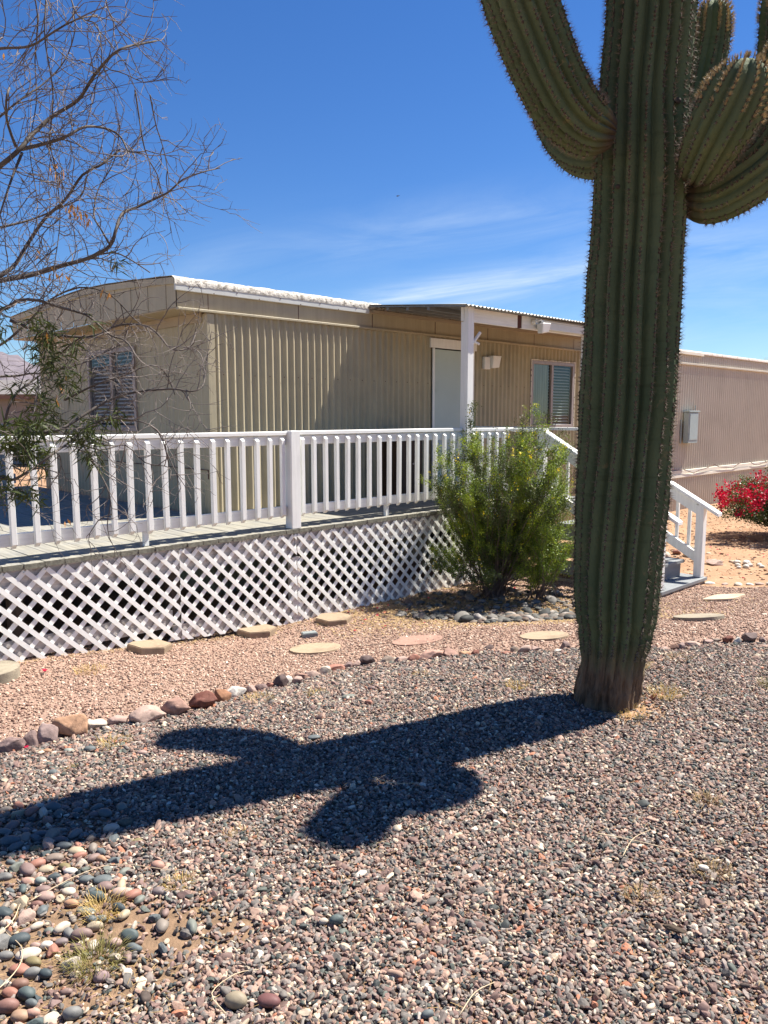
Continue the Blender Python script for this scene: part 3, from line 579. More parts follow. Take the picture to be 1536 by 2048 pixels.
# front window
def window(fr, name, plane, a0, a1, z0, z1, axis, curtain_side, mull, frame=.035):
    def B(mb, x0, x1, d0, d1, c0, c1):
        if axis == 'u': mb.box(x0, x1, plane + d0, plane + d1, c0, c1)
        else: mb.box(plane + d0, plane + d1, x0, x1, c0, c1)
    def Q(mb, x0, x1, d, c0, c1):
        if axis == 'u': mb.add([(x0, plane + d, c0), (x1, plane + d, c0), (x1, plane + d, c1), (x0, plane + d, c1)], [(0, 1, 2, 3)])
        else: mb.add([(plane + d, x1, c0), (plane + d, x0, c0), (plane + d, x0, c1), (plane + d, x1, c1)], [(0, 1, 2, 3)])
    mb = MB(); B(mb, a0 - .02, a1 + .02, -.03, .03, z1 - frame, z1 + .015); B(mb, a0 - .02, a1 + .02, -.03, .03, z0 - .015, z0 + frame)
    B(mb, a0 - .02, a0 + frame, -.03, .03, z0 + frame, z1 - frame); B(mb, a1 - frame, a1 + .02, -.03, .03, z0 + frame, z1 - frame)
    w = fr.part(name, mb, alu, bev=.003)
    mb = MB(); B(mb, mull - .03, mull + .03, -.026, .02, z0 + frame, z1 - frame); fr.part('mullion', mb, alu, w, bev=.003)
    mb = MB(); Q(mb, a0 + frame, mull - .03, .002, z0 + frame, z1 - frame); fr.part('pane', mb, glass, w)
    mb = MB(); Q(mb, mull + .03, a1 - frame, -.006, z0 + frame, z1 - frame); fr.part('pane', mb, glass, w)
    mb = MB(); c0, c1 = (a0 + frame, mull) if curtain_side == 0 else (mull, a1 - frame)
    k = 40
    for i in range(k):
        x0 = c0 + (c1 - c0) * i / k; x1 = c0 + (c1 - c0) * (i + 1) / k; d0 = .05 + .014 * math.sin(i * 1.3); d1 = .05 + .014 * math.sin((i + 1) * 1.3)
        zz = z0 + .02
        if axis == 'u': mb.add([(x0, plane + d0, zz), (x1, plane + d1, zz), (x1, plane + d1, z1 - .02), (x0, plane + d0, z1 - .02)], [(0, 1, 2, 3)])
        else: mb.add([(plane + d0, x0, zz), (plane + d1, x1, zz), (plane + d1, x1, z1 - .02), (plane + d0, x0, z1 - .02)], [(0, 1, 2, 3)])
    if curtain_side in (0, 1): fr.part('curtain', mb, curtain, w)
    mb = MB(); s0, s1 = (mull, a1 - frame) if curtain_side == 0 else ((a0 + frame, mull) if curtain_side == 1 else (a0 + frame, a1 - frame))
    z = z0 + frame
    while z < z1 - frame:
        if axis == 'u': mb.hexa([(s0, plane + .03, z), (s1, plane + .03, z), (s1, plane + .055, z + .016), (s0, plane + .055, z + .016), (s0, plane + .03, z + .003), (s1, plane + .03, z + .003), (s1, plane + .055, z + .019), (s0, plane + .055, z + .019)])
        else: mb.hexa([(plane + .03, s0, z), (plane + .055, s0, z + .016), (plane + .055, s1, z + .016), (plane + .03, s1, z), (plane + .03, s0, z + .003), (plane + .055, s0, z + .019), (plane + .055, s1, z + .019), (plane + .03, s1, z + .003)])
        z += .047
    fr.part('blind', mb, blind_m, w); return w
window(H, 'window', VW - .012, *WIN[:2], *WIN[2:], 'u', 0, 6.24)
window(H, 'window', U0, 3.04, 4.32, 1.42, 2.39, 'v', 2, 3.66)
mb = MB(); rg = random.Random(3); a = WIN[0] - .03
while a < WIN[1] + .03: L_ = rg.uniform(.03, .07); mb.box(a, a + L_, VW - .046, VW - .036, WIN[3] + .018, WIN[3] + rg.uniform(.026, .036)); a += L_ + rg.uniform(0, .02)
z = WIN[2]
while z < WIN[3]: L_ = rg.uniform(.03, .08); mb.box(WIN[0] - .036, WIN[0] - .024, VW - .046, VW - .036, z, z + L_); mb.box(WIN[1] + .024, WIN[1] + .036, VW - .046, VW - .036, z, z + L_); z += L_ + rg.uniform(0, .03)
H.part('window_caulk', mb, trim_cream)
# door with its casing
mb = MB(); mb.box(DOOR[0] - .002, DOOR[1] + .002, VW - .020, VW + .012, DOOR[2] + .02, DOOR[3]); d = H.part('door', mb, door_paint, bev=.003)
mb = MB(); mb.tube([W(0, 0, 0)] * 0 + [Vector((DOOR[1] - .07, VW - .02, 1.42)), Vector((DOOR[1] - .07, VW - .055, 1.42)), Vector((DOOR[1] - .07, VW - .075, 1.42))], [.012, .014, .026], 12); H.part('handle', mb, alu, d)
mb = MB(); mb.box(DOOR[0] - .095, DOOR[1] + .125, VW - .050, VW - .022, 2.49, 2.615); mb.box(DOOR[0] - .04, DOOR[0] - .003, VW - .044, VW - .022, .56, 2.488); mb.box(DOOR[1] + .004, DOOR[1] + .085, VW - .044, VW - .022, .56, 2.488)
H.part('door_casing', mb, white_paint, bev=.003)
# porch lamp: flat box and rounded lantern body
mb = MB(); mb.box(4.475, 4.605, VW - .075, VW - .022, 2.25, 2.425); lp = H.part('wall_lamp', mb, plastic_white, bev=.006)
mb = MB(); mb.hexa([(4.615, VW - .11, 2.265), (4.77, VW - .11, 2.28), (4.77, VW - .022, 2.28), (4.615, VW - .022, 2.265), (4.61, VW - .125, 2.42), (4.79, VW - .125, 2.42), (4.79, VW - .022, 2.42), (4.61, VW - .022, 2.42)])
mb.box(4.605, 4.795, VW - .13, VW - .022, 2.421, 2.445); H.part('lamp_shade', mb, plastic_white, lp, bev=.008)
# thin cable line low on the end wall
mb = MB(); mb.box(U0 - .024, U0 - .0165, VW + .02, 4.7, 1.02, 1.028); mb.box(U0 - .024, U0 - .0165, VW + .012, VW + .019, .93, 1.028); H.part('cable', mb, gap_dark)

# ------------------------------------------------------------------ second home, further right in the same line
H2 = Frame('mobile_home', 10.0, VW, -.33, 'pinkish tan ribbed mobile home further right behind the saguaro', 'mobile home')
mb = corr(9.92, 24, .105, .018, VW, -1, .49, 2.62, off=.03, flat=.40); H2.part('wall', mb, siding_pink)
mb = corr(9.92, 24, .105, .022, VW - .02, -1, -.35, .33, off=.05, flat=.40); H2.part('skirting', mb, siding_pink)
mb = MB(); mb.box(9.92, 24, VW - .06, VW - .003, .335, .40); mb.box(9.92, 24, VW - .045, VW - .003, .402, .485); H2.part('lower_trim', mb, trim_cream, bev=.005)
mb = MB(); mb.box(9.92, 24, VW - .055, VW - .003, 2.60, 2.64); H2.part('belt_trim', mb, siding_pink, bev=.005)
mb = corr(9.92, 24, .105, .014, VW - .004, -1, 2.64, 2.84, off=.03, flat=.40); H2.part('upper_side_panel', mb, siding_pink)
mb = MB(); mb.box(9.92, 11.7, VW - .06, VW - .02, 2.80, 2.865); H2.part('edge_trim', mb, trim_cream, bev=.005)
vs, fs = [], []
for i in range(221):
    u = 9.92 + 14.08 * i / 220
    for j, (dv, dz) in enumerate(((-.045, 2.83), (-.05, 2.885), (.05, 2.90), (2.2, 3.0), (4.5, 2.9))): vs.append((u, VW + dv, dz + (.012 * mnoise.noise(Vector((u * 8, j * 3, 2))) if 0 < j < 3 else 0)))
for i in range(220):
    for j in range(4): a = i * 5 + j; fs.append((a, a + 5, a + 6, a + 1))
mb = MB(); mb.add(vs, fs); H2.part('roof', mb, mat('dusty_roof_coating', (.58, .50, .44), .8, bump=(25, .8, .015), mottles=[((.36, .29, .25), 9, .52, .66)]), smooth=True)
mb = MB(); mb.box(9.92, 9.94, VW + .003, VB, -.33, 2.8); mb.box(23.98, 24, VW + .003, VB, -.33, 2.8); mb.box(9.95, 23.97, VB - .02, VB, -.33, 2.8); mb.box(11.5, 23.9, 2.2, 2.22, -.3, 2.7); H2.part('rear_wall', mb, siding_pink)
mb = MB(); mb.box(10.90, 11.33, VW - .17, VW - .055, 1.03, 1.655); bx = H2.part('meter_box', mb, grey_metal, bev=.010)
mb = MB(); mb.box(10.875, 11.355, VW - .185, VW - .053, 1.657, 1.685); H2.part('lid', mb, grey_metal, bx, bev=.004)
mb = MB(); mb.box(10.93, 11.30, VW - .178, VW - .171, 1.10, 1.62); H2.part('cover_plate', mb, grey_metal, bx, bev=.002)
mb = MB(); mb.tube([(11.42, VW - .05, 1.8), (11.42, VW - .05, 1.66), (11.40, VW - .06, 1.62)], .012, 6); mb.tube([(10.86, VW - .03, 1.03), (10.86, VW - .03, 1.5)], .015, 6); H2.part('conduit', mb, grey_metal)
mb = MB(); pts = [(10.2 + i * .25, VW - .075, .47 + .05 * math.sin(i * .9) + .02 * math.sin(i * 2.3)) for i in range(30)]; mb.tube(pts, .007, 5); H2.part('cable', mb, gap_dark)

# ------------------------------------------------------------------ deck with railing and lattice
D = Frame('deck', 0, 0, .56, 'raised wooden deck with white slatted railing and white lattice skirt', 'deck')
rg = random.Random(21)
mb = MB(); mbe = MB(); u = -5.0; DT = .56
while u < 4.42:
    w = .1395; dz = rg.uniform(-.002, .002); dv = rg.uniform(-.008, .010); vb = VW - .03 if u > -.06 else 6.2
    if u <= -.06 and u + w > -.02: vb = VW - .03
    mb.box(u, u + w, -.035 + dv, vb, DT - .038 + dz, DT + dz)
    mbe.box(u + .001, u + w - .001, -.0375 + dv, -.0352 + dv, DT - .038 + dz, DT - .001 + dz); u += .1435
D.part('decking', mb, deck_wood, bev=.003); D.part('board_ends', mbe, deck_end)
mb = MB(); mb.box(-5.0, -.003, .005, .043, .325, .520); mb.box(.003, 4.42, .005, .043, .325, .520); mb.box(4.38, 4.42, .045, VW - .04, .325, .520); D.part('rim_joist', mb, worn_white)
mb = MB(); mb.box(-5, -1.26, .012, .040, -.13, .01); mb.box(-1.255, -.06, .012, .040, -.25, -.12); mb.box(.05, 3.25, .012, .040, -.33, -.19); D.part('skirt_board', mb, worn_white)
mb = MB()
for a in (-4.9, -3.7, -2.45, -1.2, 1.3, 2.5, 3.7): mb.box(a - .045, a + .045, .06, .15, gz(a, 0) - .05, .518)
mb.box(-5, 4.4, .7, .74, .30, .519)
D.part('support_post', mb, mat('dark_support_wood', (.10, .075, .06), .8, grain=((30, 30, 3), .3)))
mb = MB(); mb.box(-.045, .045, -.012, .060, -.36, .294); D.part('corner_post', mb, worn_white)

def clip(poly, a, b, c):      # keep a*x+b*y<=c
    out = []
    for i in range(len(poly)):
        p, q = poly[i], poly[(i + 1) % len(poly)]; dp = a * p[0] + b * p[1] - c; dq = a * q[0] + b * q[1] - c
        if dp <= 0: out.append(p)
        if (dp <= 0) != (dq <= 0): t = dp / (dp - dq); out.append((p[0] + (q[0] - p[0]) * t, p[1] + (q[1] - p[1]) * t))
    return out
def lattice(u0, u1, zt, zb0, zb1, seed, off):
    mb = MB(); rg = random.Random(seed); pitch = .142; hw = .0172; s2 = math.sqrt(2)
    for layer, sg in ((0, 1), (1, -1)):
        k0 = int((u0 - 3) / pitch)
        for k in range(k0, k0 + 80):
            c = off + k * pitch + rg.uniform(-.004, .004); j = rg.uniform(-.006, .006)
            # strip centre line: u + sg*(z - zt) = c
            L = [(c - sg * .0 + sg * t * -1, zt + t) for t in (.0, -1.3)]
            a, b = (c, zt), (c + sg * 1.2, zt - 1.2)
            du, dz = hw / s2 * 1.0, hw / s2 * 1.0
            # overshoot ends to square cuts giving the zigzag edge
            rectp = [(a[0] - sg * .0 - du * 1, a[1] - dz * sg * sg * 1), (a[0] + du, a[1] + dz), (b[0] + du, b[1] + dz), (b[0] - du, b[1] - dz)] if sg > 0 else [(a[0] + du, a[1] - dz), (a[0] - du, a[1] + dz), (b[0] - du, b[1] + dz), (b[0] + du, b[1] - dz)]
            # bottom limit depends on u
            poly = clip(rectp, -1, 0, -u0); poly = clip(poly, 1, 0, u1) if poly else poly
            if poly:
                slope = (zb1 - zb0) / (u1 - u0); poly = clip(poly, slope, -1, slope * u0 - zb0 + j)
            if not poly or len(poly) < 3: continue
            if max(p[0] for p in poly) - min(p[0] for p in poly) < .012: continue
            v0 = -.020 - (0.0085 if layer == 0 else 0) + rg.uniform(-.0012, .0012)
            mb.prism(poly, 'v', v0, v0 + .0075)
    return mb
for i, (a, b, z0, z1) in enumerate(((-5.0, -3.63, -.14, -.14), (-3.62, -1.205, -.135, -.235), (-1.20, -.004, -.24, -.325), (.004, 2.40, -.33, -.33), (2.405, 3.30, -.33, -.33))):
    o = D.part('lattice_panel', lattice(a, b, .505, z0, z1, i, -.03 + .04 * (i % 2)), lattice_paint)
# railing
R = MB(); R.box(-.052, .052, -.030, .072, .562, 1.458); rl = D.part('railing', R, white_paint, bev=.004)
mb = MB(); mb.box(-5, -.056, .022, .112, 1.416, 1.452); D.part('top_rail', mb, white_paint_h, rl, bev=.005)
mb = MB(); mb.box(.056, 2.405, .022, .112, 1.418, 1.455); D.part('top_rail', mb, white_paint_h, rl, bev=.005)
mb = MB(); mb.box(2.515, 3.36, .022, .112, 1.412, 1.449); D.part('top_rail', mb, white_paint_h, rl, bev=.005)
for a, b in ((-5, -.056), (.056, 2.405), (2.515, 3.30)):
    mb = MB(); mb.box(a, b, .044, .082, 1.330, 1.412); D.part('upper_rail', mb, white_paint_h, rl, bev=.003)
    mb = MB(); mb.box(a, b, .044, .082, .678, .768); D.part('lower_rail', mb, white_paint_h, rl, bev=.003)
bal = [-4.95 + .1525 * i for i in range(16)] + [-2.456, -2.296, -2.153, -2.008, -1.858, -1.716, -1.572, -1.424, -1.280, -1.134, -.986, -.835, -.691, -.540, -.389, -.251, -.113] + [.112, .252, .392, .532] + [.675, .813, .962, 1.10, 1.243, 1.388, 1.53, 1.66, 1.801, 1.945, 2.093, 2.235, 2.36] + [2.60 + .142 * i for i in range(5)]
for i, a in enumerate(bal):
    rg2 = random.Random(i); w = .0185 + rg2.uniform(-.001, .0012); t = rg2.uniform(-.004, .004); zt = 1.408 + rg2.uniform(-.004, .003); zb = .662 + rg2.uniform(-.006, .004); v0 = .004; v1 = .043
    mb = MB(); bv = .032
    # 2x2 picket, ends bevelled back towards the rail
    mb.hexa([(a - w + t, v0, zb + bv), (a + w + t, v0, zb + bv), (a + w + t, v1, zb), (a - w + t, v1, zb), (a - w, v0, zt - bv), (a + w, v0, zt - bv), (a + w, v1, zt), (a - w, v1, zt)])
    D.part('baluster', mb, white_paint, rl, bev=.002)
mb = MB(); mb.box(-1.465, -1.425, .045, .083, .562, .676); D.part('support_block', mb, white_paint, rl, bev=.003)
mb = MB(); mb.box(1.215, 1.262, .045, .083, .562, .676); D.part('support_block', mb, white_paint, rl, bev=.003)
# grey railing on the far side of the deck, seen through the front pickets
mb = MB()
gr = mat('grey_rail_paint', (.42, .46, .47), .6, grain=((20, 20, 3), .1))
for a in (-5.0, -3.9, -2.8, -1.7, -.6): mb.box(a, a + .09, 6.10, 6.19, .562, 1.44)
mb.box(-5, -.4, 6.08, 6.20, 1.441, 1.478); mb.box(-5, -.4, 6.05, 6.098, .62, .76)
fr_ = D.part('rear_railing', mb, gr, bev=.003)
for i in range(14):
    a = -4.8 + i * .32; mb = MB(); mb.box(a, a + .045, 6.052, 6.097, .765, 1.435); D.part('baluster', mb, gr, fr_)

# dark cabinet standing on the deck against the wall
CB = Frame('wooden_cabinet', 2.55, 1.2, .562, 'dark brown wooden cabinet behind the railing against the shaded wall', 'cabinet')
mb = MB(); mb.box(2.36, 2.79, 1.02, 1.40, .59, 1.34); CB.part('body', mb, dark_wood, bev=.006)
mb = MB(); mb.box(2.335, 2.815, .995, 1.405, 1.342, 1.37); CB.part('top', mb, dark_wood, bev=.004)
for a in (2.365, 2.58): mb = MB(); mb.box(a + .004, a + .203, 1.003, 1.018, .62, 1.32); dd = CB.part('door', mb, dark_wood, bev=.003); m2 = MB(); m2.tube([(a + (.18 if a < 2.5 else .03), 1.003, 1.0), (a + (.18 if a < 2.5 else .03), .985, 1.0)], [.008, .012], 8); CB.part('knob', m2, alu, dd)

# ------------------------------------------------------------------ steps with sloping handrails
S = Frame('wooden_steps', 3.8, -.9, -.33, 'grey wooden steps with white sloping handrails at the right end of the deck', 'steps')
def tread(v0, v1, z, u0=3.28, u1=4.36, lab='tread', over=.02):
    mb = MB(); k = 2 if v1 - v0 < .42 else 3; w = (v1 - v0) / k
    for i in range(k): mb.box(u0 - over, u1 + over, v0 + i * w, v0 + (i + 1) * w - .006, z - .038, z)
    return mb
PF = -1.985
mb = tread(PF, -1.25, -.24); S.part('platform', mb, grey_stair, bev=.003)
mb = MB(); mb.box(3.28, 4.36, PF + .02, PF + .055, -.36, -.279); mb.box(3.28, 3.315, PF + .056, -.6, -.36, -.279); mb.box(4.325, 4.36, PF + .056, -.6, -.36, -.279); S.part('platform_frame', mb, mat('raw_step_wood', (.36, .29, .22), .8, grain=((3, 30, 30), .3)))
for k, (vf, z) in enumerate(((-1.77, -.045), (-1.40, .155), (-1.03, .355))):
    S.part('tread', tread(vf, vf + .40, z, 3.36, 4.225), grey_stair, bev=.003)
    mb = MB(); mb.box(3.36, 4.21, vf + .03, vf + .06, z - .20, z - .039); mb.box(3.362, 3.395, vf + .062, -.45, z - .20, z - .04); mb.box(4.190, 4.222, vf + .062, -.45, z - .20, z - .04); S.part('riser', mb, grey_stair)
mb = MB(); mb.box(3.28, 4.36, -.49, -.04, .522, .558); S.part('landing', mb, grey_stair, bev=.003)
def handrail(uc, name='handrail', wide=.02):
    sl = .545; ztop = lambda v: 1.44 - sl * (-.42 - v) if v < -.42 else 1.44
    mb = MB(); a, b = -.42, -2.12
    mb.hexa([(uc - .055, b, ztop(b) - .040), (uc + .055, b, ztop(b) - .040), (uc + .055, a, ztop(a) - .040), (uc - .055, a, ztop(a) - .040), (uc - .055, b, ztop(b)), (uc + .055, b, ztop(b)), (uc + .055, a, ztop(a)), (uc - .055, a, ztop(a))])
    hr = S.part(name, mb, white_paint, bev=.005)
    mb = MB()
    for (o1, o2) in ((-.043, -.175), (-.60, -.72)):
        a, b = -.42, (-1.86 if o1 > -.1 else -1.86)
        mb.hexa([(uc - .019, b, ztop(b) + o2), (uc + .019, b, ztop(b) + o2), (uc + .019, a, ztop(a) + o2), (uc - .019, a, ztop(a) + o2), (uc - .019, b, ztop(b) + o1), (uc + .019, b, ztop(b) + o1), (uc + .019, a, ztop(a) + o1), (uc - .019, a, ztop(a) + o1)])
    S.part('sloping_rail', mb, white_paint, hr, bev=.003)
    mb = MB(); mb.box(uc - .045, uc + .045, -1.985 + .03, -1.865, -.238, ztop(-1.9) - .045); S.part('post', mb, white_paint, hr, bev=.004)
    mb = MB(); mb.box(uc - .045, uc + .045, -.46, -.37, .56, 1.40); S.part('post', mb, white_paint, hr, bev=.004)
    v = -1.76
    while v < -.55:
        mb = MB(); mb.box(uc + .020, uc + .052, v - .017, v + .017, ztop(v) - .70, ztop(v) - .06); S.part('baluster', mb, white_paint, hr, bev=.002); v += .145
    return hr
handrail(3.33); handrail(4.31)
mb = MB(); mb.box(3.275, 3.385, -.46, .02, 1.405, 1.442); S.part('short_top_rail', mb, white_paint, bev=.004)
mb = MB(); mb.box(4.255, 4.365, -.46, VW - .05, 1.405, 1.442); mb.box(4.29, 4.33, .0, VW - .05, .68, .77); S.part('side_rail', mb, white_paint, bev=.004)

# ------------------------------------------------------------------ patio cover
P = Frame('patio_cover', 2.46, .08, .56, 'corrugated metal patio cover on square white posts over the deck door', 'patio cover')
pz = lambda v: 2.783 + (v + .13) * (2.925 - 2.783) / (VW + .1)
mb = MB(); u = 2.25; pitch = .068; vs = []; uu = []
k = int((7.25 - 2.25) / pitch * 6)
for i in range(k + 1): uu.append(2.25 + (7.25 - 2.25) * i / k)
for a in uu:
    h = .0085 * math.sin(2 * math.pi * a / pitch)
    for v in (-.13, .65, VW - .03): vs.append((a, v, pz(v) + h))
mb.add(vs, [(3 * i + j, 3 * i + 3 + j, 3 * i + 4 + j, 3 * i + 1 + j) for i in range(k) for j in (0, 1)])
ro = P.part('roof_sheet', mb, tin, smooth=True); sol = ro.modifiers.new('t', 'SOLIDIFY'); sol.thickness = .0012
mb = MB(); mb.hexa([(2.24, -.12, pz(-.12) - .022), (2.252, -.12, pz(-.12) - .022), (2.252, VW - .04, pz(VW - .04) - .022), (2.24, VW - .04, pz(VW - .04) - .022), (2.24, -.12, pz(-.12) - .010), (2.252, -.12, pz(-.12) - .010), (2.252, VW - .04, pz(VW - .04) - .010), (2.24, VW - .04, pz(VW - .04) - .010)]); P.part('edge_strip', mb, tin)
for v in (.42, .75, 1.08):
    mb = MB(); mb.box(2.27, 7.22, v, v + .04, pz(v) - .055, pz(v) - .012); P.part('purlin', mb, tin)
mb = MB(); mb.box(2.40, 3.40, .03, .07, 2.635, pz(.05) - .012); P.part('beam', mb, white_paint_h, bev=.003)
mb = MB(); mb.box(3.402, 3.49, .04, .066, 2.64, pz(.05) - .014); P.part('beam_joint', mb, gap_dark)
mb = MB(); mb.box(3.492, 7.22, .03, .07, 2.635, pz(.05) - .012); P.part('beam', mb, white_paint_h, bev=.003)
mb = MB(); mb.box(3.78, 7.22, -.055, .026, 2.645, 2.735); mb.box(3.78, 7.22, -.060, -.045, 2.736, 2.752); P.part('gutter', mb, trim_white, bev=.004)
for i, a in enumerate((2.46, 4.93, 7.12)):
    mb = MB(); mb.box(a - .052, a + .052, -.032, .028, .562 if i < 1 else -.36, 2.79); mb.box(a - .045, a + .045, .029, .078, .562 if i < 1 else -.36, 2.63); po = P.part('post', mb, white_paint, bev=.004)
    if i == 0:
        m2 = MB(); m2.box(2.515, 2.522, -.02, .02, 2.33, 2.48); m2.tube([(2.52, 0, 2.40), (2.56, -.01, 2.44), (2.62, -.03, 2.52)], [.02, .018, .018], 10); m2.tube([(2.53, 0, 2.42), (2.60, .0, 2.405), (2.64, .0, 2.395)], .014, 8); P.part('flag_bracket', m2, plastic_white, po)
# flood light under the beam
mb = MB(); mb.tube([(3.70, .02, 2.73), (3.70, -.02, 2.73), (3.70, -.035, 2.73)], .035, 12); fl = P.part('flood_lamp', mb, plastic_white)
mb = MB(); mb.hexa([(3.66, -.15, 2.575), (3.80, -.15, 2.60), (3.79, -.06, 2.60), (3.68, -.06, 2.58), (3.64, -.17, 2.70), (3.82, -.17, 2.71), (3.80, -.05, 2.70), (3.68, -.05, 2.70)]); P.part('lamp_head', mb, plastic_white, fl, bev=.01)
mb = MB(); mb.tube([(3.70, -.03, 2.73), (3.72, -.08, 2.745), (3.74, -.11, 2.70)], .014, 8); P.part('lamp_arm', mb, plastic_white, fl)
mb = MB(); mb.box(2.30, 7.2, VW - .072, VW - .055, 2.842, 2.872); P.part('wall_ledger', mb, trim_tan)

# ------------------------------------------------------------------ neighbour's house and the hills far left
nb = empty('neighbour_house', (-17.5, 30, -.3)); tag(nb, 'distant pinkish grey house with lap siding beyond the bare tree', 'house')
lap = mat('lap_siding', (.26, .235, .22), .7, noise=(.8, .06)); mb = MB()
for i in range(14):
    z = .0 + i * .19; mb.hexa([(-25, 30.0 - .03, z - .3), (-10.6, 30 - .03, z - .3), (-10.6, 36, z - .3), (-25, 36, z - .3), (-25, 30.0, z - .112), (-10.6, 30, z - .112), (-10.6, 36, z - .112), (-25, 36, z - .112)])
wpart('wall', mb, lap, nb)
mb = MB(); mb.hexa([(-26, 29.5, 2.36), (-10.2, 29.5, 2.36), (-10.2, 36.5, 2.36), (-26, 36.5, 2.36), (-26, 32.6, 3.05), (-10.2, 32.6, 3.05), (-10.2, 33.2, 3.05), (-26, 33.2, 3.05)])
wpart('roof', mb, mat('grey_brown_roof', (.17, .155, .15), .9, bump=(8, .6, .03)), nb)
mb = MB(); mb.box(-26, -10.15, 29.44, 29.49, 2.20, 2.38); wpart('fascia', mb, mat('rust_fascia', (.18, .11, .085), .7), nb)
mb = MB(); mb.box(-20.6, -19.2, 29.93, 29.965, .7, 1.7); wn = wpart('window', mb, interior, nb)
hill_m = mat('hill_rock', (.15, .13, .145), .95, noise=(.004, .2), mottles=[((.10, .085, .10), .012, .45, .62), ((.19, .16, .165), .03, .55, .7)], bump=(.03, 1.0, 12))
vs, fs = [], []; na, nr = 240, 14
for i in range(na + 1):
    az = math.radians(-75 + 110 * i / na)
    ridge = 150 + 55 * mnoise.noise(Vector((i * .06, 0, 0))) + 30 * mnoise.noise(Vector((i * .21, 3, 0))) + 14 * mnoise.noise(Vector((i * .7, 5, 0)))
    ridge *= .30 + .70 * sm((math.radians(-12) - az) / .25)
    ridge *= (.78 if math.degrees(az) < -30 else 1)
    for j in range(nr + 1):
        t = j / nr; r = 1150 + 1100 * t; h = ridge * math.sin(math.pi * min(t * 1.15, 1) * .5) ** 1.3 + 10 * mnoise.noise(Vector((i * .5, j * .9, 7))) * t
        vs.append((math.sin(az) * r, math.cos(az) * r, h - 8 + 2))
for i in range(na):
    for j in range(nr): a = i * (nr + 1) + j; fs.append((a, a + 1, a + nr + 2, a + nr + 1))
o = mesh_obj('hills', vs, fs, hill_m, smooth=True); o['kind'] = 'structure'
# low desert scrub line beyond the neighbour
# ------------------------------------------------------------------ saguaro
def cat_rom(P, step):
    P = [np.array(p, float) for p in P]; out = []
    Q = [2 * P[0] - P[1]] + P + [2 * P[-1] - P[-2]]
    for i in range(1, len(Q) - 2):
        a, b, c, d = Q[i - 1:i + 3]; L = np.linalg.norm((c - b)[:3]); n = max(2, int(L / step))
        for k in range(n):
            t = k / n; out.append(.5 * (2 * b + (c - a) * t + (2 * a - 5 * b + 4 * c - d) * t * t + (3 * b - a - 3 * c + d) * t ** 3))
    out.append(P[-1]); return np.array(out)
sag_m = bpy.data.materials.new('saguaro_skin'); sag_m.use_nodes = True
def _sg():
    nt = sag_m.node_tree; nt.nodes.clear(); N = NT(nt); tc = N.node('ShaderNodeTexCoord'); v = tc.outputs['Object']
    n1 = N.node('ShaderNodeTexNoise', {0: v, 'Scale': 3.0, 'Detail': 5.0}); n2 = N.node('ShaderNodeTexNoise', {0: v, 'Scale': 26.0, 'Detail': 6.0, 'Roughness': .65})
    col = N.mix(N.node('ShaderNodeMapRange', {0: n1.outputs[0], 1: .35, 2: .68}).outputs[0], (.108, .135, .068), (.072, .102, .054))
    col = N.mix(N.node('ShaderNodeMapRange', {0: n2.outputs[0], 1: .58, 2: .75}).outputs[0], col, (.11, .115, .062))
    n7 = N.node('ShaderNodeTexNoise', {0: v, 'Scale': 7.0, 'Detail': 6.0, 'Roughness': .7}); col = N.mix(N.node('ShaderNodeMapRange', {0: n7.outputs[0], 1: .62, 2: .70, 4: .8}).outputs[0], col, (.20, .165, .085))
    mp = N.node('ShaderNodeMapping', {0: v, 3: (1, 1, 14)}); n5 = N.node('ShaderNodeTexNoise', {0: mp.outputs[0], 'Scale': 2.2, 'Detail': 3.0})
    col = N.mix(N.node('ShaderNodeMapRange', {0: n5.outputs[0], 1: .6, 2: .72, 4: .35}).outputs[0], col, (.05, .06, .03))
    # corky bark at the foot
    sp = N.node('ShaderNodeSeparateXYZ', {0: v}); mp2 = N.node('ShaderNodeMapping', {0: v, 3: (16, 16, 3)}); n3 = N.node('ShaderNodeTexNoise', {0: mp2.outputs[0], 'Scale': 1.0, 'Detail': 6.0, 'Roughness': .65})
    hh = N.math('ADD', sp.outputs[2], N.math('MULTIPLY', N.math('SUBTRACT', n3.outputs[0], .5), .55))
    bark = N.mix(N.node('ShaderNodeMapRange', {0: n3.outputs[0], 1: .35, 2: .65}).outputs[0], (.045, .030, .020), (.24, .165, .105))
    f = N.node('ShaderNodeMapRange', {0: hh, 1: .40, 2: .20}).outputs[0]
    col = N.mix(f, col, bark)
    at = N.node('ShaderNodeAttribute', attribute_name='cork'); col = N.mix(at.outputs['Fac'], col, N.mix(n2.outputs[0], (.035, .028, .02), (.10, .078, .055)))
    n4 = N.node('ShaderNodeTexNoise', {0: v, 'Scale': 60.0, 'Detail': 5.0})
    hgt = N.math('ADD', n4.outputs[0], N.math('MULTIPLY', N.math('MULTIPLY', n3.outputs[0], f), 9.0))
    b = N.node('ShaderNodeBump', {'Height': hgt, 'Strength': .8, 'Distance': .005})
    p = N.node('ShaderNodeBsdfPrincipled', {'Base Color': col, 'Roughness': .8, 'Specular IOR Level': .12, 'Normal': b.outputs[0]})
    o = N.node('ShaderNodeOutputMaterial'); nt.links.new(p.outputs[0], o.inputs[0])
_sg()
areole_m = mat('areole_wool', (.055, .042, .032), .95)
spine_m = mat('grey_spine', (.23, .175, .125), .6, noise=(30, .45))
gold_m = mat('golden_spine', (.62, .50, .30), .55, noise=(30, .3), transl=.25)

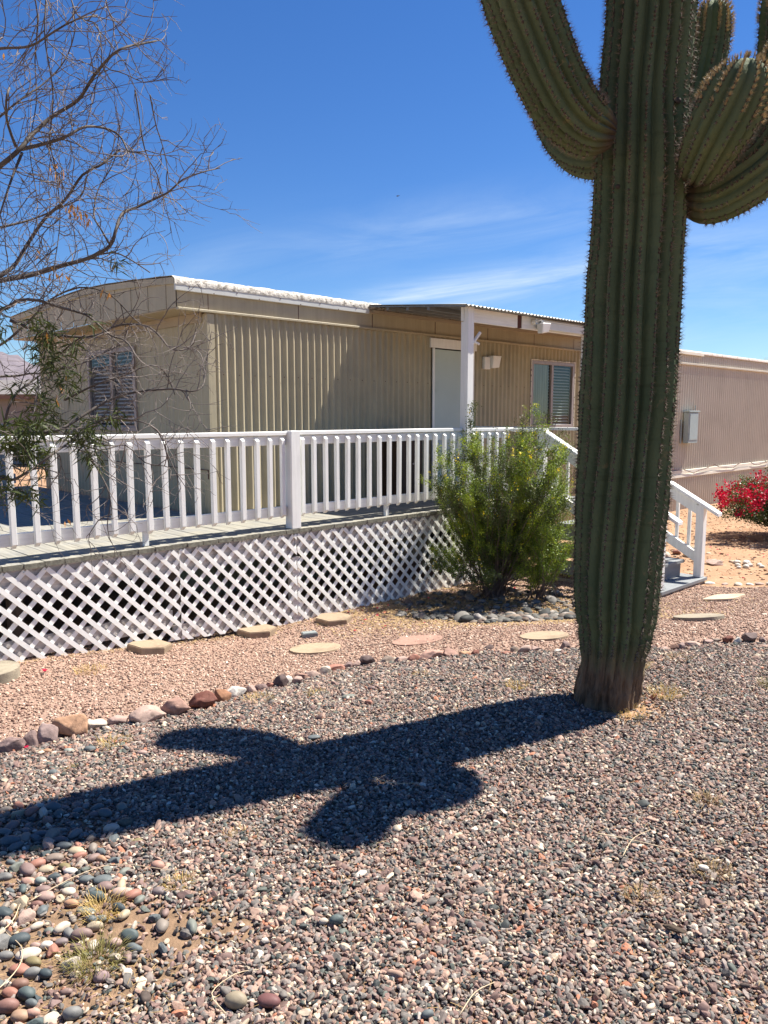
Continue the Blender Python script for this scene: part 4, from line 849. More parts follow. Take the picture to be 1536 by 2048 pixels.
SAG = empty('saguaro_cactus', (TX, TY, 0)); tag(SAG, 'tall ribbed green saguaro cactus with thick upturned arms in the gravel', 'cactus')
def ribbed(name, ctrl, nribs, depth, seed, twist=None, tip=True, butt=True, step=.018, trunk=False, gold=0.0, zmax_sp=4.5, parent=SAG, spine_len=.031, a_step=.024):
    A = cat_rom(ctrl, step); n = len(A); P = A[:, :3]; Rr = A[:, 3].copy()
    T = np.gradient(P, axis=0); T /= np.linalg.norm(T, axis=1)[:, None]
    S = np.concatenate([[0], np.cumsum(np.linalg.norm(np.diff(P, axis=0), axis=1))]); Ltot = S[-1]
    e1 = np.zeros_like(P); r0 = np.array([1.0, 0.03, 0.0]); 
    if abs(T[0] @ np.array([1, 0, 0])) > .8: r0 = np.array([0, 0, 1.0])
    prev = r0
    for i in range(n): prev = prev - T[i] * (prev @ T[i]); prev /= np.linalg.norm(prev); e1[i] = prev
    e2 = np.cross(T, e1)
    if tip:
        d = Ltot - S; Rt = Rr[-1] * 1.0; w = d < Rt * 1.25
        Rr[w] *= np.sqrt(np.clip(1 - (1 - d[w] / (Rt * 1.25)) ** 2, 0.0004, 1))
    if butt:
        w = S < .10; Rr[w] *= .80 + .20 * np.sin(S[w] / .10 * math.pi / 2)
    K = nribs * 12; th = np.arange(K) * 2 * math.pi / K
    tw = np.zeros(n) if twist is None else np.array([twist(p[2]) for p in P])
    rs_ = np.random.RandomState(seed); fr = rs_.uniform(1.2, 2.6, nribs); ph = rs_.uniform(0, 6.28, nribs); am = rs_.uniform(.06, .27, nribs)
    def wig(k, s): k = k % nribs; return am[k] * (2 * math.pi / nribs) * np.sin(fr[k] * s + ph[k])
    # every rib keeps its own wandering ridge line; points in between are spaced evenly
    ridge = np.stack([2 * math.pi * k / nribs + wig(k, S) + tw for k in range(nribs)], 1)      # n x nribs
    verts = np.zeros((n, K, 3)); cork = np.zeros((n, K))
    dcorr = 1 - (np.clip((.42 - P[:, 2]) / .34, 0, 1) * .72 if trunk else 0)
    wj = rs_.uniform(.80, 1.15, nribs)
    lump = 1 + .010 * np.sin(S * 5.3 + seed) + .008 * np.sin(S * 11.7 + 2 * seed)
    if trunk:
        for zc, am_ in ((.43, .035), (1.02, .014), (1.75, .010), (2.42, .012), (3.05, .014)): lump = lump - am_ * np.exp(-((P[:, 2] - zc) / .022) ** 2)
    for k in range(nribs):
        a = ridge[:, k]; b = ridge[:, (k + 1) % nribs] + (2 * math.pi if k == nribs - 1 else 0)
        for j in range(12):
            t = j / 12; q = a + (b - a) * t
            c = abs(math.cos(math.pi * t)); prof = c ** .75 + .13 * math.exp(-((min(t, 1 - t)) / .07) ** 2)
            dd = depth * dcorr * (.8 + .2 * wj[k])
            rad = Rr * (1 - dd + dd * prof / 1.13) * lump * (1 + .012 * np.sin(S * 7 + k * 1.7) * (1 if trunk else .6))
            verts[:, k * 12 + j] = P + (e1 * np.cos(q)[:, None] + e2 * np.sin(q)[:, None]) * rad[:, None]
    if butt: cork[:] = np.clip((.085 - S) / .04 + rs_.normal(0, .2, n), 0, 1)[:, None]
    flat = verts.reshape(-1, 3)
    if trunk:
        for i, p in enumerate(flat):
            if p[2] < .5:
                w = min(1, max(0, (.46 - p[2]) / .3)); q = Vector((p[0] * 20, p[1] * 20, p[2] * 6)); nn = mnoise.noise(q) + .6 * mnoise.noise(q * 2.7) + .35 * mnoise.noise(q * 6)
                c = P[i // K]; d = p - c; dl = np.linalg.norm(d[:2]); flat[i, :2] += d[:2] / dl * nn * .017 * w
    fs = [(i * K + j, i * K + (j + 1) % K, (i + 1) * K + (j + 1) % K, (i + 1) * K + j) for i in range(n - 1) for j in range(K)]
    mb = MB(); L = np.array([TX, TY, 0])
    flat2 = flat - L
    fs.append(tuple((n - 1) * K + j for j in range(K))); fs.append(tuple(range(K))[::-1])
    o = mesh_obj(name, flat2.tolist(), fs, sag_m, smooth=True); o.parent = parent
    at = o.data.attributes.new('cork', 'FLOAT', 'POINT'); at.data.foreach_set('value', cork.reshape(-1).astype(np.float32))
    # areoles and spines
    base, nrm, tan, gl = [], [], [], []
    for k in range(nribs):
        s = rs_.uniform(.0, a_step) + (.33 if trunk else .07)
        while s < Ltot - .004:
            near = max(0.0, 1 - (Ltot - s) / .30) if tip else 0.0
            i = min(n - 1, int(np.searchsorted(S, s))); zz = P[i, 2]
            if zz < zmax_sp:
                q = ridge[i, k]; rdir = e1[i] * math.cos(q) + e2[i] * math.sin(q); rad = Rr[i] * lump[i] * (1 + .012 * math.sin(S[i] * 7 + k * 1.7) * (1 if trunk else .6))
                pt = P[i] + rdir * rad
                i0, i1 = max(i - 1, 0), min(i + 1, n - 1); slope = (Rr[i1] - Rr[i0]) / max(1e-6, S[i1] - S[i0]); nn = rdir - T[i] * slope; nn /= np.linalg.norm(nn)
                base.append(pt); nrm.append(nn); tan.append(T[i]); gl.append(near)
            s += a_step * rs_.uniform(.8, 1.2) * (1 - .45 * near)
    if not base: return o
    base = np.array(base) - L; nrm = np.array(nrm); tan = np.array(tan); gl = np.array(gl); m = len(base); bi = np.cross(nrm, tan)
    # areole pads: squashed octahedra
    s = .0062 * rs_.uniform(.8, 1.25, m)[:, None]
    pv = np.stack([base + nrm * s * .8, base + tan * s * 1.25, base + bi * s, base - tan * s * 1.25, base - bi * s], 1).reshape(-1, 3)
    pf = []
    for i in range(m): b = 5 * i; pf += [(b, b + 1, b + 2), (b, b + 2, b + 3), (b, b + 3, b + 4), (b, b + 4, b + 1)]
    ao = mesh_obj('areoles', pv.tolist(), pf, areole_m); ao.parent = o
    for nm, mt, sel, per, ln in (('spines', spine_m, np.ones(m, bool), 9, spine_len), ('golden_tip_spines', gold_m, gl * gold > .22, 30, spine_len * .85)):
        idx = np.where(sel)[0]
        if not len(idx): continue
        ii = np.repeat(idx, per); c = len(ii); a = rs_.uniform(0, 6.28, c); tl = rs_.uniform(.15, 1.5, c)
        if nm != 'spines': tl *= .6
        d = nrm[ii] + (tan[ii] * np.cos(a)[:, None] + bi[ii] * np.sin(a)[:, None]) * tl[:, None]; 
        if nm != 'spines': d += tan[ii] * .5
        d /= np.linalg.norm(d, axis=1)[:, None]
        ll = ln * rs_.uniform(.45, 1.25, c)[:, None]; p0 = base[ii] + nrm[ii] * .001; r = .00085 if nm == 'spines' else .0011
        x1 = np.cross(d, nrm[ii] + .3 * tan[ii]); x1 /= np.linalg.norm(x1, axis=1)[:, None]; x2 = np.cross(d, x1)
        V_ = np.stack([p0 + x1 * r, p0 - x1 * r * .5 + x2 * r * .87, p0 - x1 * r * .5 - x2 * r * .87, p0 + d * ll], 1).reshape(-1, 3)
        F_ = np.arange(c)[:, None] * 4; F_ = np.concatenate([F_ + [0, 1, 3], F_ + [1, 2, 3], F_ + [2, 0, 3]], 1).reshape(-1, 3)
        so_ = mesh_obj(nm, V_.tolist(), F_.tolist(), mt); so_.parent = o
    return o
def tw(z): return -.16 * sm((1.9 - z) / 1.5) * 1.6 - .05 * z
ribbed('trunk', [(1.245, 4.15, -.05, .190), (1.25, 4.15, .03, .176), (1.262, 4.15, .15, .170), (1.274, 4.15, .30, .184), (1.284, 4.15, .45, .213), (1.280, 4.15, .62, .226), (1.280, 4.15, .87, .236), (1.285, 4.15, 1.14, .244), (1.297, 4.15, 1.68, .246), (1.305, 4.15, 2.20, .238), (1.320, 4.15, 2.58, .238), (1.322, 4.15, 2.88, .232), (1.322, 4.16, 3.19, .216), (1.345, 4.17, 3.55, .222), (1.355, 4.18, 4.0, .232), (1.36, 4.18, 4.6, .225), (1.36, 4.18, 5.15, .19)],
       19, .25, 3, tw, trunk=True, butt=False, zmax_sp=4.0)
cp, sp_ = math.cos(PITCH), math.sin(PITCH)
def at(x, y, Y):          # a point of the photograph at a real distance Y
    a = (x - 768) / FPX; b = (1024 - y) / FPX
    dy = cp + b * sp_; dz = -sp_ + b * cp; t = Y / dy; return Vector((a * t, Y, 1.6 + dz * t))
def arm_pts(lst):
    out = []
    for x, y, rpx, Y in lst:
        p = at(x, y, Y); d = (p - Vector((0, 0, 1.6))); dep = d.y * cp - d.z * sp_; out.append((p.x, p.y, p.z, rpx * dep / FPX))
    return out
# front left arm, coming towards the viewer and rising out of the picture
ribbed('arm', arm_pts([(1226, 268, 34, 3.90), (1205, 264, 48, 3.90), (1172, 250, 57, 3.90), (1132, 212, 63, 3.87), (1098, 150, 66, 3.83), (1068, 78, 70, 3.81), (1040, 0, 73, 3.79), (1018, -90, 74, 3.79), (1000, -200, 73, 3.80), (990, -330, 66, 3.81)]), 17, .22, 5, gold=1, zmax_sp=4.0)
# rear left arm, mostly behind the front one
ribbed('arm', arm_pts([(1240, 296, 42, 4.28), (1200, 306, 50, 4.38), (1158, 288, 54, 4.50), (1130, 250, 54, 4.60), (1110, 200, 50, 4.68), (1102, 145, 44, 4.73)]), 15, .16, 6, gold=1, zmax_sp=4.1)
# right side, slim upright finger behind the trunk
ribbed('arm', arm_pts([(1372, 300, 26, 4.34), (1385, 250, 34, 4.46), (1405, 170, 38, 4.52), (1420, 90, 38, 4.55), (1426, 30, 36, 4.56), (1428, 0, 32, 4.56)]), 12, .17, 7, gold=1, zmax_sp=4.6)
# stout front right arm, leaning out
ribbed('arm', arm_pts([(1392, 350, 34, 3.98), (1408, 318, 50, 3.86), (1436, 262, 62, 3.74), (1462, 212, 65, 3.69), (1484, 162, 61, 3.66), (1495, 116, 52, 3.65)]), 14, .22, 8, gold=1, zmax_sp=4.6)
# low right arm sweeping out of frame
ribbed('arm', arm_pts([(1372, 396, 40, 4.13), (1422, 396, 50, 4.08), (1480, 366, 56, 4.02), (1535, 322, 58, 3.98), (1568, 262, 56, 3.97), (1580, 170, 54, 3.97), (1584, 60, 48, 3.97)]), 14, .21, 9, gold=1, zmax_sp=4.0)
# rear right arm
ribbed('arm', arm_pts([(1400, 320, 36, 4.33), (1450, 308, 46, 4.40), (1510, 265, 52, 4.44), (1552, 195, 54, 4.46), (1574, 110, 56, 4.46), (1582, 10, 56, 4.46), (1586, -60, 50, 4.46)]), 14, .16, 10, gold=1, zmax_sp=4.0)
# old knot hole and rib scars on the trunk
for (px_, py_, pz_, s) in ((1.435, 3.985, 3.125, .018), (1.155, 3.975, 2.72, .013), (1.375, 3.935, 2.60, .012)):
    mb = MB(); pts = []
    v, f = rock_verts(int(pz_ * 100), (s * 2, s * .8, s * 1.7), 4, 3, .12)
    mb.add([(a + px_, b + py_, c + pz_) for a, b, c in v.tolist()], f); o = wpart('scar', mb, areole_m, SAG, smooth=True)
# ------------------------------------------------------------------ pixel tracing helper for the bare tree: a picture point at a real distance Y
bark_m = mat('bare_branch_bark', (.105, .088, .075), .8, noise=(14, .35), mottles=[((.05, .042, .036), 6, .5, .68)], bump=(80, .5, .002))
twig_m = mat('grey_twig', (.15, .125, .11), .7, noise=(5, .55))
tleaf_m = mat('narrow_green_leaf', (.07, .09, .025), .6, noise=(9, .45), transl=.2)
pod_m = mat('dry_orange_seed_pod', (.52, .25, .08), .7, noise=(20, .3), transl=.3)
TREE = empty('bare_tree', (-3.35, 3.9, GZ(-3.35, 3.9))); tag(TREE, 'nearly leafless tree with tangled curling twigs reaching in from the left edge', 'tree')
rg = random.Random(77)
mb = MB(); mb.tube([(-3.35, 3.9, -.2), (-3.33, 3.9, .5), (-3.22, 3.88, 1.1), (-3.12, 3.86, 1.6)], [.13, .11, .10, .09], 12); wpart('trunk', mb, bark_m, TREE, True)
mb = MB(); mb.tube([(-3.12, 3.86, 1.58), (-3.0, 3.85, 2.2), (-2.75, 3.84, 2.9), (-2.6, 3.8, 3.5), (-2.55, 3.8, 4.2)], [.085, .07, .05, .035, .015], 10); wpart('branch', mb, bark_m, TREE, True)
LIMBS = [  # (distance, start radius px, end radius px, points in the photograph)
    (3.7, 8, 2.0, [(-190, 420), (-60, 372), (0, 332), (41, 297), (62, 272), (103, 234), (156, 200), (187, 153), (225, 109), (253, 94), (281, 88), (312, 82)]),
    (3.8, 5, 1.4, [(44, 298), (94, 286), (134, 272), (172, 253), (219, 259), (242, 275), (253, 297), (262, 304), (290, 303)]),
    (3.65, 4, 2.2, [(32, 294), (16, 250), (12, 219), (14, 190), (19, 176)]),
    (3.75, 3.5, 1.6, [(44, 306), (25, 353), (9, 400), (0, 428), (-20, 480)]),
    (3.9, 9, 1.2, [(-200, 600), (-60, 575), (0, 561), (62, 550), (125, 531), (175, 517), (219, 493), (230, 466), (244, 428), (275, 414), (305, 400), (337, 384), (366, 359), (406, 344), (440, 336)]),
    (3.95, 7, 2.2, [(-60, 590), (0, 552), (31, 528), (56, 487), (90, 437), (130, 400), (165, 350), (200, 330), (240, 300)]),
    (3.7, 6, 1.6, [(-160, 660), (0, 620), (37, 601), (78, 601), (125, 616), (175, 631), (219, 669), (250, 681), (269, 709), (268, 738)]),
    (4.0, 4, 1.4, [(-30, 575), (0, 562), (62, 547), (141, 528), (187, 512), (230, 506), (262, 520), (300, 545)]),
    (3.6, 7, 1.2, [(-200, 880), (-80, 872), (0, 864), (62, 866), (119, 859), (175, 825), (219, 800), (272, 784), (344, 778), (381, 783), (404, 774), (410, 745), (398, 730)]),
    (4.1, 3.6, 1.2, [(-60, 752), (0, 753), (39, 751), (59, 747), (91, 747), (130, 736), (169, 725), (210, 705), (240, 690)]),
    (3.9, 4, 1.4, [(8, 860), (17, 816), (39, 781), (78, 752), (110, 720), (140, 690), (170, 670)]),
    (3.5, 5, 1.4, [(-120, 960), (0, 955), (23, 960), (52, 946), (87, 922), (109, 905), (133, 889), (165, 865), (205, 840), (250, 838), (300, 850), (325, 880), (338, 930)]),
    (3.6, 4.5, 1.4, [(-90, 110), (0, 97), (60, 92), (110, 62), (150, 40), (195, 30)]),
    (3.8, 2.2, .9, [(94, -60), (92, 0), (90, 78), (106, 187), (100, 281), (112, 344), (120, 437), (109, 531), (103, 578), (85, 596), (40, 612)]),
    (4.0, 2.2, .9, [(60, -40), (75, 30), (70, 120), (73, 200), (60, 300), (75, 420), (50, 520)]),
    (3.7, 2.0, .9, [(130, -40), (156, 31), (194, 50), (203, 103), (200, 140), (180, 200)]),
    (4.0, 2.0, .8, [(205, -30), (220, 30), (245, 75), (258, 100), (250, 130)]),
    (4.1, 1.8, .8, [(300, 190), (312, 250), (330, 310), (338, 380), (320, 400)]),
    (4.0, 2.2, .9, [(270, 180), (290, 300), (315, 350), (320, 385), (308, 398)]),
    (3.9, 2.6, 1.0, [(219, 488), (200, 455), (188, 430), (196, 380), (225, 330), (235, 290), (240, 250)]),
    (4.0, 5, 1.4, [(20, 640), (70, 660), (130, 672), (190, 672), (240, 650), (300, 655), (345, 700), (380, 692), (392, 665)]),
    (3.8, 3.0, 1.0, [(130, 800), (190, 770), (250, 750), (300, 730), (330, 745), (350, 790)]),
    (3.7, 2.6, 1.0, [(160, 880), (190, 930), (212, 970), (222, 1005), (224, 1040)]),
    (4.1, 3.2, 1.2, [(0, 455), (60, 440), (110, 420), (160, 395), (175, 350)]),
    (4.2, 4, 1.4, [(-60, 700), (0, 690), (60, 640), (100, 600), (160, 575), (220, 590), (270, 640)]),
    (4.0, 3.0, 1.0, [(-20, 250), (40, 200), (90, 165), (130, 120), (150, 60), (145, 10)]),
    (3.9, 2.4, 1.0, [(119, 859), (150, 880), (200, 900), (250, 890), (290, 925), (338, 935), (340, 960)]),
]
lines = []
for Y, r0, r1, pts in LIMBS:
    n = len(pts); ctrl = []
    for i, (x, y) in enumerate(pts):
        yy = Y + .10 * math.sin(i * 1.1 + Y * 9); p = at(x, y, yy); ctrl.append((p.x, p.y, p.z, (r0 + (r1 - r0) * (i / (n - 1)) ** .6) * .80 * yy / FPX))
    A = cat_rom(ctrl, .035); mb = MB(); mb.tube([Vector(a[:3]) for a in A], [max(.0012, a[3]) for a in A], 8)
    wpart('branch', mb, bark_m, TREE, True); lines.append((A, r0))
twm = MB()
leaf_spots = []
def grow(p, d, length, r, level, curl):
    pts = [p.copy()]; k = max(4, int(length / .035)); d = d.normalized(); ax = Vector((rg.gauss(0, 1), rg.gauss(0, .5), rg.gauss(0, 1))).normalized()
    tips = []
    for i in range(k):
        d = (Matrix.Rotation(curl * rg.uniform(.4, 1.4), 3, ax) @ d)
        d += Vector((rg.gauss(0, .16), rg.gauss(0, .12), rg.gauss(0, .16))); d.normalize(); p = p + d * (length / k); 
        if p.y > 4.75: d.y -= .4
        pts.append(p.copy())
        if level > 0 and i > 0 and rg.random() < .52:
            side = Vector((rg.gauss(0, 1), rg.gauss(0, .55), rg.gauss(0, 1))); nd = (d * .8 + side.normalized() * .9).normalized()
            grow(p.copy(), nd, length * rg.uniform(.28, .62), max(.0013, r * .66), level - 1, rg.uniform(-.30, .30))
    twm.tube(pts, [r * (1 - .65 * i / k) for i in range(k + 1)], 4 if level == 0 else 5, cap=False)
for A, r0 in lines:
    S = 0; nxt = rg.uniform(.05, .12)
    for i in range(1, len(A) - 1):
        S += np.linalg.norm(A[i][:3] - A[i - 1][:3])
        if S < nxt: continue
        nxt = S + rg.uniform(.026, .062); p = Vector(A[i][:3]); t = Vector(A[i + 1][:3] - A[i - 1][:3]).normalized()
        if p.x < -.56 * p.y - .3: continue
        side = Vector((rg.gauss(0, 1), rg.gauss(0, .6), rg.gauss(0, 1))).normalized(); d = t * .75 + side * .8 + Vector((.12, 0, .0))
        grow(p, d, rg.uniform(.14, .38), .0024 + .0008 * rg.random(), 2, rg.uniform(-.24, .24))
o = wpart('twigs', twm, twig_m, TREE); o['kind'] = 'stuff'
def blade(mb, p, d, L, w, up=None):
    d = d.normalized(); s = d.cross(Vector((rg.gauss(0, 1), rg.gauss(0, 1), rg.gauss(0, 1)))).normalized() * w; b = Vector((0, 0, -.25 * L)) * rg.random()
    m1 = p + d * L * .45; e = p + d * L + b
    mb.add([p, m1 + s, e, m1 - s], [(0, 1, 2, 3)])
lm = MB()
for (x, y, rx, ry, n, Y) in ((95, 680, 22, 25, 60, 3.85), (100, 730, 20, 30, 70, 3.85), (80, 790, 14, 45, 60, 3.85), (70, 820, 10, 25, 30, 3.8), (105, 830, 15, 30, 36, 3.9), (45, 860, 38, 28, 120, 3.5), (40, 890, 25, 30, 70, 3.5), (70, 905, 25, 22, 70, 3.5), (10, 870, 20, 25, 50, 3.45), (20, 965, 20, 30, 50, 3.45), (60, 985, 15, 25, 36, 3.45), (165, 860, 30, 28, 90, 3.6), (180, 905, 18, 26, 46, 3.6), (135, 765, 22, 22, 40, 3.8), (145, 725, 18, 20, 26, 3.8), (155, 685, 15, 8, 22, 3.8), (5, 640, 18, 30, 28, 3.7), (180, 645, 14, 8, 14, 3.7), (75, 640, 14, 16, 30, 3.75), (232, 520, 6, 14, 14, 3.9), (230, 830, 12, 16, 22, 3.6), (30, 780, 12, 14, 16, 3.8)):
    n = int(n * 1.8)
    for i in range(max(2, n // 7)):
        q = at(x + rg.gauss(0, rx * .55), y + rg.gauss(0, ry * .55), Y + rg.gauss(0, .07))
        for j in range(7):
            blade(lm, q + Vector((rg.gauss(0, .012), rg.gauss(0, .012), rg.gauss(0, .015))), Vector((rg.gauss(0, .8), rg.gauss(0, .6), rg.gauss(-.35, .6))), rg.uniform(.045, .095), rg.uniform(.0030, .0048))
        twm2 = None
o = wpart('leaves', lm, tleaf_m, TREE); o['kind'] = 'stuff'
pm = MB()
for (x, y, n) in ((145, 415, 9), (160, 425, 10), (170, 440, 8), (112, 335, 5), (118, 350, 5), (105, 535, 6), (130, 545, 5), (75, 515, 3), (205, 580, 4), (3, 112, 3), (130, 770, 5), (90, 665, 6), (112, 795, 3), (197, 1045, 0), (135, 1037, 2)):
    for i in range(n):
        q = at(x + rg.gauss(0, 7), y + rg.gauss(0, 7), 3.85 + rg.gauss(0, .05)); blade(pm, q, Vector((rg.gauss(0, .4), rg.gauss(0, .4), -1)), rg.uniform(.025, .05), rg.uniform(.004, .007))
o = wpart('seed_pods', pm, pod_m, TREE); o['kind'] = 'stuff'

# ------------------------------------------------------------------ creosote bush
def leafy(name, loc, label, stems, leaf_mats, seed, nleaf, leaf, shape, stem_m, flowers=None, fl_size=.008, cat='bush', stem_r=.006):
    """many thin stems fanning from the foot; leaf pairs along them. shape(dir, t) gives the stem's end"""
    g = random.Random(seed); root = empty(name, loc); tag(root, label, cat); L = Vector(loc); st = MB(); lv = [MB() for _ in leaf_mats]; fl = MB(); paths = []
    for i in range(stems):
        e = shape(g); p0 = L + Vector((g.gauss(0, .07), g.gauss(0, .06), 0)); mid = L + (e - L) * .45 + Vector((g.gauss(0, .07), g.gauss(0, .07), .06)); pts = []
        k = 12
        for j in range(k + 1):
            t = j / k; q = p0.lerp(mid, t).lerp(mid.lerp(e, t), t); q = q + Vector((g.gauss(0, .008), g.gauss(0, .008), g.gauss(0, .006))) * (1 if j else 0); pts.append(q)
        st.tube(pts, [stem_r * (1 - .75 * j / k) * g.uniform(.8, 1.1) for j in range(k + 1)], 5, cap=False); paths.append((pts, 1))
        for b in range(g.randint(4, 7)):
            j = g.randint(4, k - 1); q = pts[j]; d = (pts[j + 1] - pts[j]).normalized() + Vector((g.gauss(0, .45), g.gauss(0, .45), g.gauss(.1, .3))); ln = g.uniform(.14, .34); sp = [q]
            d.normalize()
            for z in range(5): d = (d + Vector((g.gauss(0, .15), g.gauss(0, .15), g.gauss(.06, .12)))).normalized(); sp.append(sp[-1] + d * ln / 5)
            st.tube(sp, [.0024, .0021, .0018, .0015, .0012, .0009], 4, cap=False); paths.append((sp, 0))
    wts = [len(p) * (1.3 if m == 0 else 1) for p, m in paths]; cl_n = nleaf // 12
    for c in range(cl_n):
        pts, main = g.choices(paths, wts)[0]; t = g.uniform(.0, 1) if not main else g.uniform(.30, 1) ; x = t * (len(pts) - 1.001); j = int(x); q = pts[j].lerp(pts[j + 1], x - j)
        which = min(len(lv) - 1, int(abs(mnoise.noise(q * 4.5 + Vector((seed, 0, 0)))) * 2.4 * len(lv) + g.random() * .9))
        for z in range(12):
            a = q + Vector((g.gauss(0, 1), g.gauss(0, 1), g.gauss(0, 1))) * leaf * 1.5; d = Vector((g.gauss(0, 1), g.gauss(0, 1), g.gauss(.3, .8))).normalized(); s = d.cross(Vector((g.gauss(0, 1), g.gauss(0, 1), g.gauss(0, 1)))).normalized(); ll = leaf * g.uniform(.7, 1.3); w = ll * .30
            lv[which].add([a, a + d * ll * .5 + s * w, a + d * ll, a + d * ll * .5 - s * w], [(0, 1, 2, 3)])
    wpart('stems', st, stem_m, root)
    for m_, b in zip(leaf_mats, lv):
        if b.v: o = wpart('leaves', b, m_, root); o['kind'] = 'stuff'
    if flowers:
        n, fm, zone = flowers
        for c in range(n):
            pts, main = g.choice(paths); q = pts[-1] if g.random() < .6 else pts[g.randint(len(pts) // 2, len(pts) - 1)]
            if zone and not zone(q - L): continue
            for z in range(5):
                a = q + Vector((g.gauss(0, 1), g.gauss(0, 1), g.gauss(0, 1))) * fl_size * .6; d = Vector((g.gauss(0, 1), g.gauss(0, 1), g.gauss(.3, 1))).normalized(); s = d.cross(Vector((g.gauss(0, 1), g.gauss(0, 1), g.gauss(0, 1)))).normalized() * fl_size * .55
                fl.add([a, a + d * fl_size * .6 + s, a + d * fl_size, a + d * fl_size * .6 - s], [(0, 1, 2, 3)])
        o = wpart('flowers', fl, fm, root); o['kind'] = 'stuff'
    return root
stem_m = mat('bush_stem_bark', (.13, .095, .075), .8, noise=(20, .4))
cl1 = mat('bright_creosote_leaf', (.32, .40, .035), .5, noise=(12, .3), transl=.40, spec=.5)
cl2 = mat('mid_creosote_leaf', (.16, .24, .028), .5, noise=(12, .3), transl=.35, spec=.5)
cl3 = mat('dull_creosote_leaf', (.08, .11, .025), .5, noise=(12, .3), transl=.25, spec=.5)
yel = mat('yellow_flower', (.80, .62, .04), .6, transl=.3)
BL = Vector((1.17, 8.05, -.32))
def cre_shape(g):
    a = g.uniform(0, 6.28); r = math.sqrt(g.random())
    x = math.cos(a) * r; y = math.sin(a) * r
    h = (1.90 - .50 * r * r - .15 * (x < -.5)) * g.uniform(.78, 1.10)
    if g.random() < .38: h *= g.uniform(.30, .8); x *= 1.15; y *= 1.1
    return BL + Vector((x * .86 + .10 + .10 * max(x, 0), y * .66 - .05, h))
leafy('creosote_bush', BL, 'bright green creosote bush with small yellow flowers in front of the lattice', 125, (cl1, cl2, cl3), 4, 190000, .0150, cre_shape, stem_m, (170, yel, None), .018)
def cre2(g):
    a = g.uniform(0, 6.28); r = math.sqrt(g.random()); return Vector((1.62, 7.86, -.3)) + Vector((math.cos(a) * r * .30 + .04, math.sin(a) * r * .28 - .04, g.uniform(.30, .85)))
leafy('creosote_bush', Vector((1.62, 7.86, -.3)), 'small low green shoot at the right foot of the creosote bush', 26, (cl1, cl2), 6, 20000, .0135, cre2, stem_m)

# ------------------------------------------------------------------ bougainvillea
bg1 = mat('dark_green_leaf', (.055, .085, .03), .45, noise=(10, .35), transl=.2, spec=.5); bg2 = mat('green_leaf', (.10, .15, .045), .45, noise=(10, .3), transl=.25, spec=.5)
mag = mat('magenta_bract', (.50, .008, .055), .55, noise=(14, .25), transl=.35)
GL = Vector((6.50, 11.9, -.33))
def bog(g):
    a = g.uniform(0, 6.28); r = math.sqrt(g.random()); return GL + Vector((math.cos(a) * r * 1.30, math.sin(a) * r * 1.0, (1.10 - .42 * r * r) * g.uniform(.60, 1.04)))
leafy('bougainvillea', GL, 'bougainvillea bush covered in crimson flowers at the right edge', 110, (bg1, bg2), 9, 60000, .030, bog, stem_m, None, stem_r=.008)
_b = bpy.data.objects['bougainvillea']; g = random.Random(8); fm = MB()
for c in range(900):
    e = bog(g); a0 = e + Vector((0, 0, g.uniform(-.04, .05)))
    if g.random() < .15: continue
    if mnoise.noise(a0 * 2.4) < -.10 or a0.z < GL.z + .42 + .25 * g.random(): continue
    for z in range(20):
        a = a0 + Vector((g.gauss(0, 1), g.gauss(0, 1), g.gauss(0, 1))) * .036; d = Vector((g.gauss(0, 1), g.gauss(0, 1), g.gauss(.2, 1))).normalized(); s = d.cross(Vector((g.gauss(0, 1), g.gauss(0, 1), g.gauss(0, 1)))).normalized() * .017
        fm.add([a, a + d * .02 + s, a + d * .040, a + d * .02 - s], [(0, 1, 2, 3)])
o = wpart('flowers', fm, mag, _b); o['kind'] = 'stuff'
# distant pale green tree beyond the right hand home
pt = empty('feathery_tree', (16.6, 31, -.3)); tag(pt, 'pale feathery treetop showing above the far roof at the right edge', 'tree'); g = random.Random(5)
tm = MB(); tm.tube([(16.6, 31, -.3), (16.7, 31, 1.5), (16.6, 31, 3)], [.16, .12, .07], 8)
lf = MB(); ends = []
for i in range(34):
    e = Vector((16.6 + g.gauss(0, .65), 31 + g.gauss(0, .6), 3.75 + g.uniform(-1.1, .75))); tm.tube([(16.62, 31, 2.2 + g.random() * .8), (16.6 * .5 + e.x * .5, 31 * .5 + e.y * .5, e.z - .1), e], [.03, .018, .006], 4, cap=False); ends.append(e)
for i in range(7000):
    e = g.choice(ends) + Vector((g.gauss(0, .22), g.gauss(0, .22), g.gauss(0, .16))); d = Vector((g.gauss(0, 1), g.gauss(0, 1), g.gauss(.2, .6))).normalized(); s = d.cross(Vector((0, .3, 1))).normalized() * .009
    lf.add([e, e + d * .04 + s, e + d * .08, e + d * .04 - s], [(0, 1, 2, 3)])
wpart('trunk', tm, bark_m, pt); o = wpart('leaves', lf, mat('pale_green_leaf', (.26, .30, .13), .6, transl=.3), pt); o['kind'] = 'stuff'

